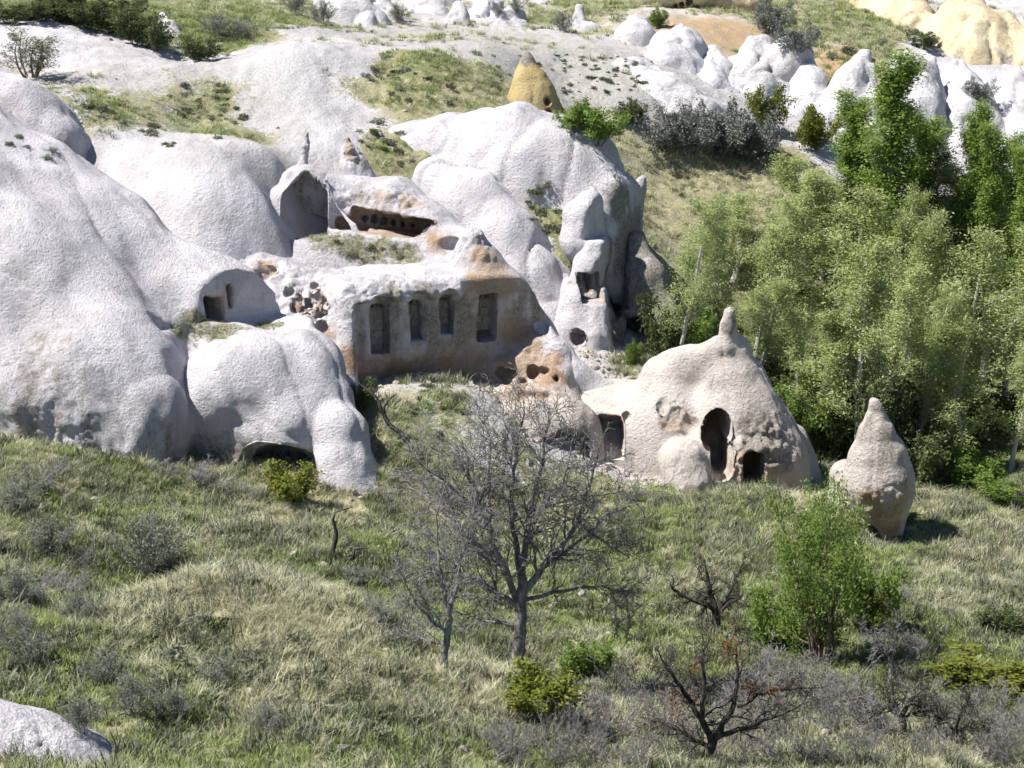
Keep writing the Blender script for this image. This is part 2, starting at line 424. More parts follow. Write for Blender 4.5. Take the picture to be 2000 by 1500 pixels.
def vert_normals(v, f):
    n = np.cross(v[f[:, 2]] - v[f[:, 0]], v[f[:, 3 if f.shape[1] == 4 else 1]] - v[f[:, 1 if f.shape[1] == 4 else 0]])
    out = np.zeros_like(v)
    for m in range(3):
        out[:, m] = sum(np.bincount(f[:, k], n[:, m], len(v)) for k in range(f.shape[1]))
    return out / (np.linalg.norm(out, axis=1, keepdims=True) + 1e-9)

ROCKS = []
class Rock:
    def __init__(s, name, label, cat='rock', vox=0.12, mat=None, group=None):
        s.name, s.label, s.cat, s.vox, s.mat, s.group = name, label, cat, vox, mat or M_WHITE, group
        s.ops = []; s.paints = []; s.lo = np.full(3, 1e9); s.hi = np.full(3, -1e9)
        s.amp = (0.05, 0.012); s.flute = (0.06, 0.9); s.big = 0.12; s.talus = 0.0; s.gully = 0.03; s.flow = np.array([0.0, 0.0, 1.0]); s.rough = []; s.bare = []
    # each op: (mode, k, fn, lo, hi)
    def _add(s, mode, k, fn, lo, hi):
        lo, hi = np.asarray(lo, float), np.asarray(hi, float)
        s.ops.append((mode, k, fn, lo, hi))
        if mode == 'U': s.lo = np.minimum(s.lo, lo - k * 0.3); s.hi = np.maximum(s.hi, hi + k * 0.3)
    def seg(s, a, b, ra, rb, k=0.6, sy=1.0, mode='U'):
        a = np.asarray(a, float); b = np.asarray(b, float)
        ba = ((b - a) * np.array([1, 1 / sy, 1])).astype(np.float32); bb = np.float32(max(ba @ ba, 1e-9)); a32 = a.astype(np.float32)
        def fn(p):
            x = p[:, 0] - a32[0]; y = (p[:, 1] - a32[1]) * np.float32(1 / sy); z = p[:, 2] - a32[2]
            t = np.clip((x * ba[0] + y * ba[1] + z * ba[2]) / bb, 0, 1)
            x -= t * ba[0]; y -= t * ba[1]; z -= t * ba[2]
            return (np.sqrt(x * x + y * y + z * z) - (np.float32(ra) + np.float32(rb - ra) * t)) * np.float32(min(1, sy))
        e = np.array([1, sy, 1])
        s._add(mode, k, fn, np.minimum(a - ra * e, b - rb * e), np.maximum(a + ra * e, b + rb * e))
    def chain(s, pts, k=0.6, sy=1.0, mode='U'):
        """pts: (px, py, metres ahead, radius in photo pixels)"""
        w = [(P(a, b, d), r * mpp(d, b)) for a, b, d, r in pts]
        if len(w) == 1: w = w * 2
        for (a, ra), (b, rb) in zip(w[:-1], w[1:]): s.seg(a, b, ra, rb, k, sy, mode)
        return s
    def ell(s, c, rad, k=0.15, mode='S', rz=0.0, rx=0.0, ry=0.0):
        c = np.asarray(c, float); rad = np.asarray(rad, float)
        M = np.array(Matrix.Rotation(rz, 3, 'Z') @ Matrix.Rotation(ry, 3, 'Y') @ Matrix.Rotation(rx, 3, 'X'))
        def fn(p):
            q = ((p - c).astype(np.float32) @ M.astype(np.float32)) / rad.astype(np.float32)
            l = np.sqrt((q * q).sum(1)); q = q / rad.astype(np.float32)
            return (l - 1) * l / (np.sqrt((q * q).sum(1)) + 1e-6)
        R = rad.max()
        s._add(mode, k, fn, c - R, c + R); return s
    def box(s, c, half, k=0.06, mode='S', rz=0.0, rx=0.0, rnd=0.04, ry=0.0):
        c = np.asarray(c, float); half = np.asarray(half, float) - rnd
        M = np.array(Matrix.Rotation(rz, 3, 'Z') @ Matrix.Rotation(ry, 3, 'Y') @ Matrix.Rotation(rx, 3, 'X'))
        def fn(p):
            q = np.abs((p - c).astype(np.float32) @ M.astype(np.float32)) - half.astype(np.float32)
            return np.linalg.norm(np.maximum(q, 0), axis=1) + np.minimum(q.max(1), 0) - rnd
        R = np.linalg.norm(half) + rnd
        s._add(mode, k, fn, c - R, c + R); return s
    def eval(s, p, pad=1.5):
        d = np.full(len(p), 50.0, np.float32)
        for mode, k, fn, lo, hi in s.ops:
            m = np.nonzero(((p > lo - pad - k) & (p < hi + pad + k)).all(1))[0]
            if not len(m): continue
            v = fn(p[m]).astype(np.float32); c = d[m]
            if mode == 'U': d[m] = smin(c, v, k)
            elif mode == 'S': d[m] = -smin(-c, v, k)
            else: d[m] = -smin(-c, -v, k)
        return d
    def hit(s, px, py):
        """point where the line of sight meets the rock as sculpted so far"""
        r = ray(px, py); r = r / np.linalg.norm(r); o = np.array([0, 0, CAM_Z])
        y0, y1 = s.lo[1] - 1, s.hi[1] + 1
        t = np.linspace(y0 / r[1], y1 / r[1], 1500)
        p = o + t[:, None] * r
        d = s.eval(p)
        i = np.nonzero(d < 0)[0]
        if not len(i):
            print('   miss', s.name, px, py); return p[np.argmin(d)]
        return p[i[0]]
    # cuts laid on the surface: width and height in photo pixels, depth in metres
    def hole(s, px, py, w, h, depth, k=0.08, shape='ell', rz=0.0, sink=0.25, rnd=0.05, at=None, ry=0.0):
        c = s.hit(px, py) if at is None else np.asarray(at, float)
        m = mpp(c[1], py)
        c = c + np.array([-math.sin(rz), math.cos(rz), -0.1]) * depth * sink
        if shape == 'ell': s.ell(c, (w / 2 * m, depth, h / 2 * m), k, 'S', rz, ry=ry)
        else: s.box(c, (w / 2 * m, depth, h / 2 * m), k, 'S', rz, 0, rnd, ry)
        s.bare.append((len(s.ops) - 1, 0, 0.5))
        return c
    def paint(s, ch, px, py, r, val=1.0, d=None, sy=1.0):
        c = s.hit(px, py) if d is None else P(px, py, d)
        s.paints.append((ch, c, r, val, sy)); return s
    def crag(s, px, py, r, amp, freq=1.2, d=None):
        c = s.hit(px, py) if d is None else P(px, py, d)
        s.rough.append((c, r, amp, freq)); return s
    def build(s, trim=True, post=None):
        t0 = time.time()
        h = s.vox
        lo = s.lo - 2 * h
        hi = s.hi + 2 * h
        # nothing deeper than two metres under the ground is needed
        gx = np.linspace(lo[0], hi[0], 30); gy = np.linspace(lo[1], hi[1], 30)
        GX, GY = np.meshgrid(gx, gy)
        lo[2] = max(lo[2], H(GX.ravel(), GY.ravel()).min() - 1.0)
        if s.talus:
            def skirt(p): return ((p[:, 2] - H(p[:, 0], p[:, 1])) + 0.5).astype(np.float32) * np.float32(0.75)
            s.ops.append(('U', s.talus, skirt, lo.copy(), hi.copy()))
        B = 12
        n = np.maximum(np.ceil((hi - lo) / (h * B)).astype(int), 1)
        shape = n * B
        v = np.empty(shape, np.float32)
        bi = np.stack(np.meshgrid(*[np.arange(k) for k in n], indexing='ij'), -1).reshape(-1, 3)
        cen = lo + (bi + 0.5) * B * h
        half = B * h * 0.5 * 1.732
        dc = s.eval(cen, half * 2.5 + 1)
        act = np.abs(dc) < half * 1.9
        V6 = v.reshape(n[0], B, n[1], B, n[2], B)
        fill = np.where(dc < 0, -5.0, 5.0).reshape(n)
        V6[:] = fill[:, None, :, None, :, None]
        loc = np.stack(np.meshgrid(*[np.arange(B)] * 3, indexing='ij'), -1).reshape(-1, 3)
        ab = bi[act]
        for c0 in range(0, len(ab), 250):
            bb = ab[c0:c0 + 250]
            pts = lo + (bb[:, None] * B + loc[None]).reshape(-1, 3) * h
            d = np.full((len(bb), B ** 3), 5.0, np.float32)
            pts = pts.reshape(len(bb), B ** 3, 3).astype(np.float32)
            b0 = lo + bb * B * h; b1 = b0 + B * h
            for mode, k, fn, olo, ohi in s.ops:
                pad = k + 0.3
                m = np.nonzero(((b1 > olo - pad) & (b0 < ohi + pad)).all(1))[0]
                if not len(m): continue
                w = fn(pts[m].reshape(-1, 3)).astype(np.float32).reshape(len(m), -1); c = d[m]
                d[m] = smin(c, w, k) if mode == 'U' else -smin(-c, w, k) if mode == 'S' else -smin(-c, -w, k)
            d = d.reshape(len(bb), B, B, B)
            V6[bb[:, 0], :, bb[:, 1], :, bb[:, 2], :] = d
        if s.talus: s.ops.pop()
        vv, q = surface_nets(v, lo, h)
        if trim:
            under = vv[:, 2] < H(vv[:, 0], vv[:, 1]) - 0.35
            q = q[~under[q].all(1)]
            keep = np.zeros(len(vv), bool); keep[q.ravel()] = True
            mp = np.cumsum(keep) - 1; vv = vv[keep]; q = mp[q]
        nrm = vert_normals(vv, q)
        fl = vv - 0.82 * (vv @ s.flow)[:, None] * s.flow
        disp = s.big * fbm(vv, 0.22, 3, 0.55, 33.0) + s.amp[0] * fbm(vv, 0.5, 3, 0.5, 3.0) + s.flute[0] * fbm(fl, s.flute[1], 3, 0.55, 4.0) + s.amp[1] * fbm(vv, 3.6, 3, 0.55, 9.0)
        if s.gully:
            gl = vv - 0.86 * (vv @ s.flow)[:, None] * s.flow + 0.35 * vnoise(vv[:, 0] * 0.4, vv[:, 1] * 0.4, vv[:, 2] * 0.4)[:, None]
            disp -= s.gully * np.clip(1 - np.abs(fbm(gl, 0.55, 2, 0.4, 51.0)) * 2.2, 0, 1) ** 2.5 * 2.2
        for c, r, amp, freq in s.rough:
            w = np.clip(1.3 - np.linalg.norm(vv - c, axis=1) / r, 0, 1)
            m = np.nonzero(w > 0)[0]
            x = fbm(vv[m], freq, 4, 0.55, 21.0)
            disp[m] += w[m] * amp * (np.abs(x) * 1.6 - 0.8)
        vv = vv + nrm * disp[:, None]
        tint = np.zeros((len(vv), 4), np.float32)
        for ch, c, r, val, sy in s.paints:
            dd = np.linalg.norm((vv - c) * np.array([1, 1 / sy, 1]), axis=1) / r
            tint[:, ch] = np.maximum(tint[:, ch], val * np.clip(1.45 - dd, 0, 1)) if val > 0 else tint[:, ch] * np.clip(dd - 0.3, 0, 1)
        for k, ch, val in s.bare:                       # freshly carved faces show the buff heart of the rock
            mode, kk, fn, olo, ohi = s.ops[k]
            m = np.nonzero(((vv > olo - 0.2) & (vv < ohi + 0.2)).all(1))[0]
            if len(m):
                w = np.clip(1 - (fn(vv[m].astype(np.float32)) - 0.03) / 0.12, 0, 1)
                tint[m, ch] = np.maximum(tint[m, ch], val * w)
        if post is not None: post(vv, nrm, tint)
        base = np.array([vv[:, 0].mean(), vv[:, 1].mean(), vv[:, 2].min()])
        o = link(s.name, mesh_np(s.name, vv - base, q, True, s.mat, {'tint': tint}), loc=base)
        tag(o, s.label, s.cat, s.group)
        s.obj = o; s.v = vv; s.n = nrm; s.q = q; s.tint = tint; s.base = base
        ROCKS.append(s)
        print('  rock', s.name, s.label[:30], len(q) * 2, 'tris', round(time.time() - t0, 1), 's')
        return s
# ------------------------------------------------------------------ rocks
def plane_pt(px, py, p0, n):
    r = ray(px, py); o = np.array([0, 0, CAM_Z])
    t = ((p0 - o) @ n) / (r @ n)
    return o + t * r

# --- long white ridge on the left with the small cave
A = Rock('tuff_ridge', 'broad white tuff ridge at the left with a small dark cave doorway', vox=0.11)
A.chain([(-140,330,82,190),(20,440,79,180),(180,540,76.5,175),(290,610,75.2,140)], 0.9)
A.chain([(250,560,76.0,120),(340,590,75.2,104),(430,612,74.4,96),(520,650,73.4,92)], 0.9)
A.chain([(-140,430,77.5,210),(60,600,73.6,195),(190,735,71.2,150),(268,832,69.2,108)], 1.1)
A.chain([(120,600,75,130),(240,690,73,110),(320,760,71.6,80)], 1.2)
A.chain([(-60,760,70,160),(120,800,69,120),(230,850,68.5,80)], 0.9)
A.chain([(430,740,72.6,96),(490,790,71.2,138),(540,850,70.2,112)], 0.45)
A.chain([(520,700,72.6,66),(590,720,72.0,70),(620,790,71.0,72)], 0.8)
A.chain([(640,800,70.6,40),(656,850,69.5,50),(664,915,68.6,46),(655,990,68.2,52)], 0.35)
A.chain([(540,690,73,58),(400,700,73.3,62)], 0.5)
# flat floor before the cave, cave face
ax = np.array([0.70,-0.714,0]); cf = P(432,560,73.3) + ax * 2.2
zf = P(430,628,73.3)[2]
A.box((cf[0], cf[1], zf + 2.2), (2.2,3.5,2.2), 0.12, 'S', -0.795, 0, 0.1)
A.hole(418,600,44,52,2.0,0.05,'box',rz=0.775,sink=0.4)
A.hole(450,578,16,48,0.7,0.04,'box',rz=0.775,sink=0.4)
A.hole(560,930,150,120,1.5,0.25,'ell',sink=0.1)
for x, y, r in ((120,720,2.6),(60,820,2.2)): A.crag(x, y, r, 0.035, 2.2)
for x, y in ((60,850),(130,880),(190,895),(240,905)): A.crag(x, y, 0.9, 0.16, 1.3)
for x, y, r in ((80,690,2.2),(130,780,2.0),(40,800,2.0),(190,830,1.4)): A.paint(1,x,y,r,0.45)
for x, y in ((470,900),(420,880),(520,890),(320,880),(290,840)): A.paint(1,x,y,1.0,0.5)
for x, y, r in ((380,640,0.9),(440,645,0.9),(520,625,0.8),(350,650,.5)): A.paint(2,x,y,r,0.75)
A.flute = (0.15, 0.6); A.big = 0.36; A.talus = 0.9; A.gully = 0.035
A.flow = P(300,800,70) - P(90,430,78); A.flow /= np.linalg.norm(A.flow)
A.build()

A0 = Rock('tuff_ridge', 'rounded white tuff shoulder at the left edge below the leafless bush', vox=0.14)
A0.chain([(-80,250,87,110),(40,275,86,110),(80,300,85,90)],0.5)
A0.chain([(-60,330,82.5,90),(60,345,81.5,75)],0.5)
for x, y in ((40,285),(20,300),(100,300),(60,300)): A0.paint(2,x,y,1.1,0.45)
A0.big = 0.35; A0.talus = 1.0
A0.build()

# --- white ridges on the slope behind
D = Rock('tuff_ridge', 'long smooth white tuff ridge running down from the yellow cone to the pinnacles', vox=0.13)
D.chain([(740,300,94,60),(860,310,92.5,85),(1000,325,90.5,108),(1090,350,89.3,105),(1170,410,88,80),(1215,490,87,58),(1245,560,86.5,50)],0.8)
D.chain([(1000,290,93,75),(1085,312,92,78),(1150,368,91,70),(1200,450,90,56),(1235,560,89,48)],0.35)
D.chain([(1232,400,91,24),(1256,346,91,8)],0.4)
ax = np.array([0.8,-0.6,0]); cf = P(1222,430,87.0) + ax * 2.4
D.box(cf + np.array([0,0,-2.0]), (2.4,4.5,5.0), 0.25, 'S', -0.6435, 0, 0.3)
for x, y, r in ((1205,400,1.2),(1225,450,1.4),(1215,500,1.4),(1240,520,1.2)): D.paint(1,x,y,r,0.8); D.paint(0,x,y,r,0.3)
D.flute = (0.14, 0.45); D.big = 0.4; D.talus = 1.2; D.gully = 0.07
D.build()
D2 = Rock('tuff_ridge', 'narrow white tuff ridge between two grassy strips above the cave dwelling', vox=0.12)
D2.chain([(850,345,89,45),(920,410,87.2,66),(985,480,85.6,72),(1030,560,84.4,72),(1075,650,83.2,66),(1100,730,82.4,60)],0.7)
D2.big = 0.3; D2.gully = 0.08; D2.talus = 1.0; D2.flute = (0.12, 0.6)
D2.build()

# --- the carved cave dwelling
FA = 0.40                                   # the front is turned a little to the right
FN = np.array([math.sin(FA), -math.cos(FA), 0.0])
F0 = P(860, 650, 77.2)
B = Rock('cave_dwelling', 'carved rock cave dwelling with four tall window bays and an open upper chamber', 'cave dwelling', vox=0.075)
rim = plane_pt(800,578,F0,FN)[2]; foot = plane_pt(860,800,F0,FN)[2]
bc = plane_pt(850,650,F0,FN) - FN * 2.0
B.box((bc[0], bc[1], (rim + foot) / 2 + 0.35), (4.2,2.45,(rim - foot) / 2 + 0.35), 0.5, 'U', FA, 0, 0.8)
B.chain([(640,600,79.6,62),(720,600,80.0,62),(800,600,80.6,60),(880,600,81.2,60)],0.8)
B.chain([(560,540,83,76),(660,540,83.2,86),(780,545,83.6,88),(860,570,83.0,86)],1.0)
B.chain([(600,660,77.5,70),(560,600,79.5,80),(520,590,80.5,80),(470,560,82,80)],0.8)
B.chain([(672,690,75.4,20),(684,760,75.2,26),(682,640,75.6,18)],0.3)
B.chain([(926,468,79.4,25),(938,530,79.5,54),(958,600,79.5,86),(985,690,79.4,108),(1000,760,79.4,115)],0.35)
B.chain([(598,392,85.5,70),(592,450,85.3,76)],0.3)
B.chain([(560,420,85.2,40),(540,470,84.6,50)],0.5)
B.chain([(603,378,86.0,52),(640,392,86.0,54),(700,402,86.2,56),(765,404,85.6,56),(835,450,84.4,52),(890,490,83.2,46),(925,500,81.6,40)],0.5,1.3)
B.chain([(590,378,86.2,44),(545,425,84.6,50),(495,485,82.6,56),(450,540,81.2,60)],0.8)
# front face cut back under the overhanging rim
fc = F0 + FN * 2.2
ztop = plane_pt(800,586,F0,FN)[2]; zbot = plane_pt(860,800,F0,FN)[2]
hx = 5.0
B.box((fc[0] + 0.15, fc[1] + 0.06, (ztop + zbot) / 2), (3.95, 2.2, (ztop - zbot) / 2), 0.2, 'S', FA, 0, 0.12)
B.box(plane_pt(985,600,F0,FN) + FN * 1.95, (1.9, 2.0, 2.6), 0.2, 'S', FA, 0.12, 0.1)
# hollow at the foot of the front
B.ell(plane_pt(860,735,F0,FN) + np.array([0,0,-0.2]), (3.8,0.55,1.0), 0.4, 'S', FA)
for x, y, r in ((743,596,24),(815,588,22),(872,582,19)): B.ell(plane_pt(x, y, F0, FN) + FN * 0.25, (r * .021,.55,r * .021 * .9), 0.12, 'S', FA)
B.crag(740,575,1.6,.06,2.2); B.crag(840,565,1.6,.06,2.2)
BAYS = [(743,643,38,98,4),(815,628,36,84,3),(872,618,30,76,4),(953,620,36,92,3)]
for i, (x, y, w, h, n) in enumerate(BAYS):
    c = plane_pt(x, y, F0, FN) if i < 3 else B.hit(x, y) - FN * 0.15; m = mpp(c[1], y)
    BAYS[i] = (x, y, w, h, n, c)
    B.box(c, (w / 2 * m, 0.95, h / 2 * m), 0.05, 'S', FA, 0, 0.03)
# upper chamber: gabled niche on the left, long low niche room on the right
g0 = P(598,405,84.0)
B.box(g0 + np.array([-0.05,0.15,-0.35]), (0.92,1.5,0.95), 0.08, 'S', 0.05, 0, 0.12)
B.box(g0 + np.array([0.0,0.15,0.62]), (0.64,1.5,0.64), 0.08, 'S', 0.05, 0, 0.06, math.pi / 4)
B.ell(g0 + np.array([0,1.4,-1.0]), (0.85,1.0,0.5), 0.08, 'S', 0.05)
for k_ in (1, 2, 3): B.bare += [(len(B.ops) - k_, 1, 0.7), (len(B.ops) - k_, 0, 0.25)]
B.box(P(768,436,84.0), (1.75,1.5,0.44), 0.1, 'S', 0.22, 0, 0.15, 0.14)
B.box(P(690,440,84.3), (0.7,1.0,0.35), 0.1, 'S', 0.22, 0, 0.15)
for k_ in (1, 2): B.bare.append((len(B.ops) - k_, 0, 0.75))
B.ell(P(860,482,81.6), (1.3,0.6,0.4), 0.2, 'S', 0.5)
for i in range(6):
    B.ell(P(712 + i * 18.5, 424 + i * 3.2, 85.5 + i * 0.1), (0.17,0.45,0.22), 0.03, 'S', 0.22)
# pigeon holes in the broken left wall, one larger orange hollow
for x, y, r in ((566,572,8),(583,585,8),(600,592,10),(618,576,9),(628,590,12),(604,607,9),(622,612,8),(634,605,7),(590,600,6),(612,560,6),(628,640,9),(575,600,7)):
    try: B.hole(x, y, r * 2.1, r * 2.1, 0.3, 0.04)
    except RuntimeError: pass
B.hole(513,531,44,30,0.5,0.15)
B.crag(600,600,1.6,0.22,1.3); B.crag(520,540,1.8,0.25,0.9); B.crag(690,560,1.3,0.15,1.0); B.crag(930,470,1.0,0.15,1.4)
B.crag(600,520,1.6,0.14,1.2); B.crag(760,540,2.0,0.10,1.1); B.crag(700,400,1.5,0.12,1.2); B.crag(790,395,1.0,0.15,1.5)
for x, y, r in ((960,540,1.1),(945,500,0.7),(985,560,0.8),(1000,640,.9),(920,640,.7),(1030,660,.8)): B.paint(0,x,y,r,0.95)
for x in range(700,1040,34): B.paint(0,x,715,0.75,0.75); B.paint(0,x,690,0.55,0.55)
for x, y, r in ((780,640,0.35),(845,630,0.35),(905,650,0.6),(1000,680,1.0),(1020,720,1.2),(515,528,0.8),(620,600,0.5),(750,385,0.6),(800,395,0.7),(770,440,0.8),(830,440,0.6),(850,470,0.7),(690,700,.7),(640,650,.5)):
    try: B.paint(0,x,y,r,0.62)
    except RuntimeError: pass
for x, y, r in ((930,462,0.55),(900,600,0.6),(1010,620,0.9),(690,600,0.6),(760,580,0.8),(840,575,0.7),(600,360,1.2),(610,400,1.0),(700,380,.7),(730,640,.9),(700,660,.7),(590,400,1.0),(600,440,1.0),(620,380,.8)):
    try: B.paint(1,x,y,r,0.6)
    except RuntimeError: pass
for x, y, r in ((640,470,0.9),(690,480,1.0),(740,490,1.0),(790,500,.9),(620,460,.6),(720,510,.6)): B.paint(2,x,y,r,0.7)
# orange niche wall and buttress with the arched cave
B.chain([(900,750,79.0,40),(975,735,79.0,50),(1040,730,79.0,68),(1085,740,78.4,50)],0.6)
B.chain([(1036,672,78.9,28),(1078,700,78.6,38)],0.3)
B.chain([(960,845,76.4,80),(1040,850,76.2,86),(1100,850,76.0,80)],0.6)
B.chain([(1075,760,77.6,40),(1108,850,76.2,54),(1138,940,75.2,60)],0.5)
B.chain([(990,800,77.4,50),(1080,800,77.4,56)],0.5)
B.hole(1100,880,76,84,1.2,0.12,'ell',rz=-0.5,sink=0.35)
for x, y, w, h in ((978,729,20,20),(998,730,22,22),(1042,728,24,28),(1062,727,26,20),(990,748,22,18),(1052,743,18,14),(1086,741,14,12),(1020,748,24,14)):
    B.hole(x, y, w, h, 0.42, 0.05, 'ell', sink=0.3)
B.hole(1010,775,150,26,0.5,0.15,'ell',sink=0.2)
B.hole(970,812,44,14,0.4,0.06)
for x, y, r in ((975,700,0.6),(1000,725,0.9),(1040,720,1.0),(1070,740,.8),(1040,680,0.6),(1080,700,.6),(1100,870,0.9),(1120,880,.7),(1010,760,.8)):
    try: B.paint(0,x,y,r,0.85)
    except RuntimeError: pass
for x, y, r in ((1130,780,.6),(1150,850,.7),(1160,920,.6),(1100,690,.4),(1085,680,.4)): B.paint(1,x,y,r,0.55)
B.crag(1060,690,.9,.14,1.6); B.crag(1140,900,1.4,.08,1.6); B.crag(1090,770,.9,.14,1.3)

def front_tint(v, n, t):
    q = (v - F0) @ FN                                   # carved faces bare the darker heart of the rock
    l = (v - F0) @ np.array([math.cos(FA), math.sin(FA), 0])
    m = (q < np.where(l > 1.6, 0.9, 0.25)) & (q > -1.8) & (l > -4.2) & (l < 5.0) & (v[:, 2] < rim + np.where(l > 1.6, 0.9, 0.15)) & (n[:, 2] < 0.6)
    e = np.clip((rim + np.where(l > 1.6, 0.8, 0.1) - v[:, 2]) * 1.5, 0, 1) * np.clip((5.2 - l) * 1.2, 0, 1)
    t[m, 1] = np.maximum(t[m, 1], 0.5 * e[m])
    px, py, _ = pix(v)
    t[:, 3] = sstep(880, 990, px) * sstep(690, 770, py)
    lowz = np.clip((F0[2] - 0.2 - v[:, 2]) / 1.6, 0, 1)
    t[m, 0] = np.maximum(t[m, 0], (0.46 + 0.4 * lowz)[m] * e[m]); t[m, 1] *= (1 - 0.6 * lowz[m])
B.build(post=front_tint)

# bricked-up windows with pigeon holes, one in each bay
M_PANEL = rock_material('window_masonry', (0.17, 0.14, 0.115), (0.115, 0.095, 0.078), 0.3, 1.5)  # masonry darkened: the shade inside the bays is put into its colour
def window_panel(w, h, holes, size=0.125):
    gap = (w * 0.92 - holes * size) / holes
    xs = [-w / 2]
    for i in range(holes):
        x0 = -w * 0.46 + gap / 2 + i * (size + gap); xs += [x0, x0 + size]
    xs.append(w / 2)
    zs = [-h / 2, h / 2 - 0.16 - size, h / 2 - 0.16, h / 2]
    V, Fq = [], []
    def quad(a, b, c, d):
        n = len(V); V.extend([a, b, c, d]); Fq.append((n, n + 1, n + 2, n + 3))
    for i in range(len(xs) - 1):
        for j in range(3):
            x0, x1, z0, z1 = xs[i], xs[i + 1], zs[j], zs[j + 1]
            if j == 1 and i % 2 == 1:
                y = 0.3
                quad((x0, y, z0), (x1, y, z0), (x1, y, z1), (x0, y, z1))
                quad((x0, 0, z0), (x1, 0, z0), (x1, y, z0), (x0, y, z0)); quad((x0, y, z1), (x1, y, z1), (x1, 0, z1), (x0, 0, z1))
                quad((x0, 0, z0), (x0, y, z0), (x0, y, z1), (x0, 0, z1)); quad((x1, y, z0), (x1, 0, z0), (x1, 0, z1), (x1, y, z1))
            else: quad((x0, 0, z0), (x1, 0, z0), (x1, 0, z1), (x0, 0, z1))
    return mesh_np('window_panel', np.array(V), np.array(Fq), False, M_PANEL)
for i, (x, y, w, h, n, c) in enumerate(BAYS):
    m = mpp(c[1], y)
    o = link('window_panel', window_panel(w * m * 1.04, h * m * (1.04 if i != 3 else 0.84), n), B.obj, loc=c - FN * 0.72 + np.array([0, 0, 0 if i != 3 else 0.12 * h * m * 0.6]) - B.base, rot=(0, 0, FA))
    W_, H_ = w * m * 1.04, h * m * (1.04 if i != 3 else 0.84)
    top_ = H_ / 2 - 0.16 - 0.125 - 0.05; rows = max(3, int(round((top_ + H_ / 2) / 0.3))); rh = (top_ + H_ / 2) / rows
    import bmesh as _bm
    bmb = _bm.new(); _bm.ops.create_cube(bmb, size=1.0)
    for vt in bmb.verts: vt.co = Vector((vt.co.x * (W_ / 2 - 0.05), vt.co.y * 0.08, vt.co.z * (rh - 0.035)))
    _bm.ops.bevel(bmb, geom=bmb.edges[:], offset=0.015, segments=1, affect='EDGES')
    bme = bpy.data.meshes.new('masonry_block'); bmb.to_mesh(bme); bmb.free(); bme.materials.append(M_PANEL)
    rb = RND(900 + i)
    for r_ in range(rows):
        for c_ in (-1, 1):
            sh_ = 0.06 if r_ % 2 else -0.06
            link('masonry_block', bme, o, loc=(c_ * W_ / 4 + sh_, -0.01 - rb.uniform(0, 0.025), -H_ / 2 + rh * (r_ + 0.5)), rot=(0, rb.normal(0, 0.02), rb.normal(0, 0.03)), scale=(0.92, 1, 1))
    o['label'] = ['tall bricked-up window with four pigeon holes, leftmost bay', 'bricked-up window with three pigeon holes, second bay', 'narrow bricked-up window with four pigeon holes, third bay', 'bricked-up window with three pigeon holes below the orange wall'][i]

# --- orange niche wall, buttress with the arched cave, and the blade of rock running to the cone

V = Rock('rock_ridge', 'thin sunlit blade of white rock running down from the dwelling to the cone', 'rock', vox=0.08)
V.chain([(1022,585,80.0,7),(1050,640,79.4,17),(1085,692,78.8,27),(1122,742,78.4,36),(1172,785,78.4,42),(1235,805,78.2,50)],0.4)
V.build()

# --- cone with a stone finger, joined to the buttress by a saddle
F = Rock('fairy_chimney', 'cream rock cone with a stone finger on top and dark cave openings', 'fairy chimney', vox=0.075, mat=M_CREAM)
F.chain([(1100,835,79.2,92),(1180,840,78.6,88),(1250,848,78,86),(1310,800,77.2,80)],0.9,1.6)
F.chain([(1430,692,76,40),(1432,750,76,66),(1438,820,75.8,94),(1446,900,75.6,126),(1455,980,75.6,134)],0.4)
F.chain([(1350,708,76.6,36),(1306,740,76.8,50),(1290,840,76.6,80),(1300,930,76.2,90)],0.7)
F.chain([(1350,712,76.5,30),(1420,682,76.0,30)],0.5)
F.chain([(1390,700,74.9,10),(1386,760,74.4,18),(1400,810,73.9,14)],0.5,1.0,'S')
F.chain([(1425,611,75.6,12.5),(1422,640,75.6,16),(1418,676,75.5,20)],0.22)
F.chain([(1338,905,73.7,54),(1348,950,73.3,52)],0.3)
F.chain([(1480,850,74.6,56),(1500,910,74.6,58)],0.35)
F.chain([(1545,860,77.5,36),(1560,930,77,40)],0.4)
F.hole(1398,840,50,84,2.1,0.06,'ell',sink=0.5,ry=0.25)
F.hole(1410,898,30,66,2.0,0.06,'box',sink=0.55,rnd=0.25)
F.hole(1474,918,34,74,2.0,0.06,'box',sink=0.55,rnd=0.28)
F.hole(1192,852,46,78,2.0,0.05,'box',sink=0.5,rnd=0.15)
F.hole(1222,814,12,18,0.3,0.05,'ell')
F.hole(1312,806,64,66,0.26,0.05,'ell',sink=-0.2)
F.hole(1294,786,22,50,0.22,0.05,'ell',sink=-0.2)
F.hole(1345,826,40,30,0.2,0.05,'ell',sink=-0.2)
for x, y, r in ((1400,830,.7),(1440,900,.7),(1420,920,.6),(1450,930,.6),(1490,930,.6),(1540,940,.8)): F.paint(0,x,y,r,0.6)
for x, y, r in ((1490,820,.8),(1460,830,.6),(1520,850,.7),(1500,870,.8),(1480,860,.7),(1425,640,.35),(1430,628,.3),(1530,900,.8)): F.paint(1,x,y,r,0.85)
F.crag(1500,870,1.5,.22,1.3); F.crag(1440,910,.7,.14,2.0); F.crag(1340,930,1.0,.06,1.5); F.crag(1315,800,.8,.10,2.2)
F.big = 0.16; F.talus = 0.5
F.build()

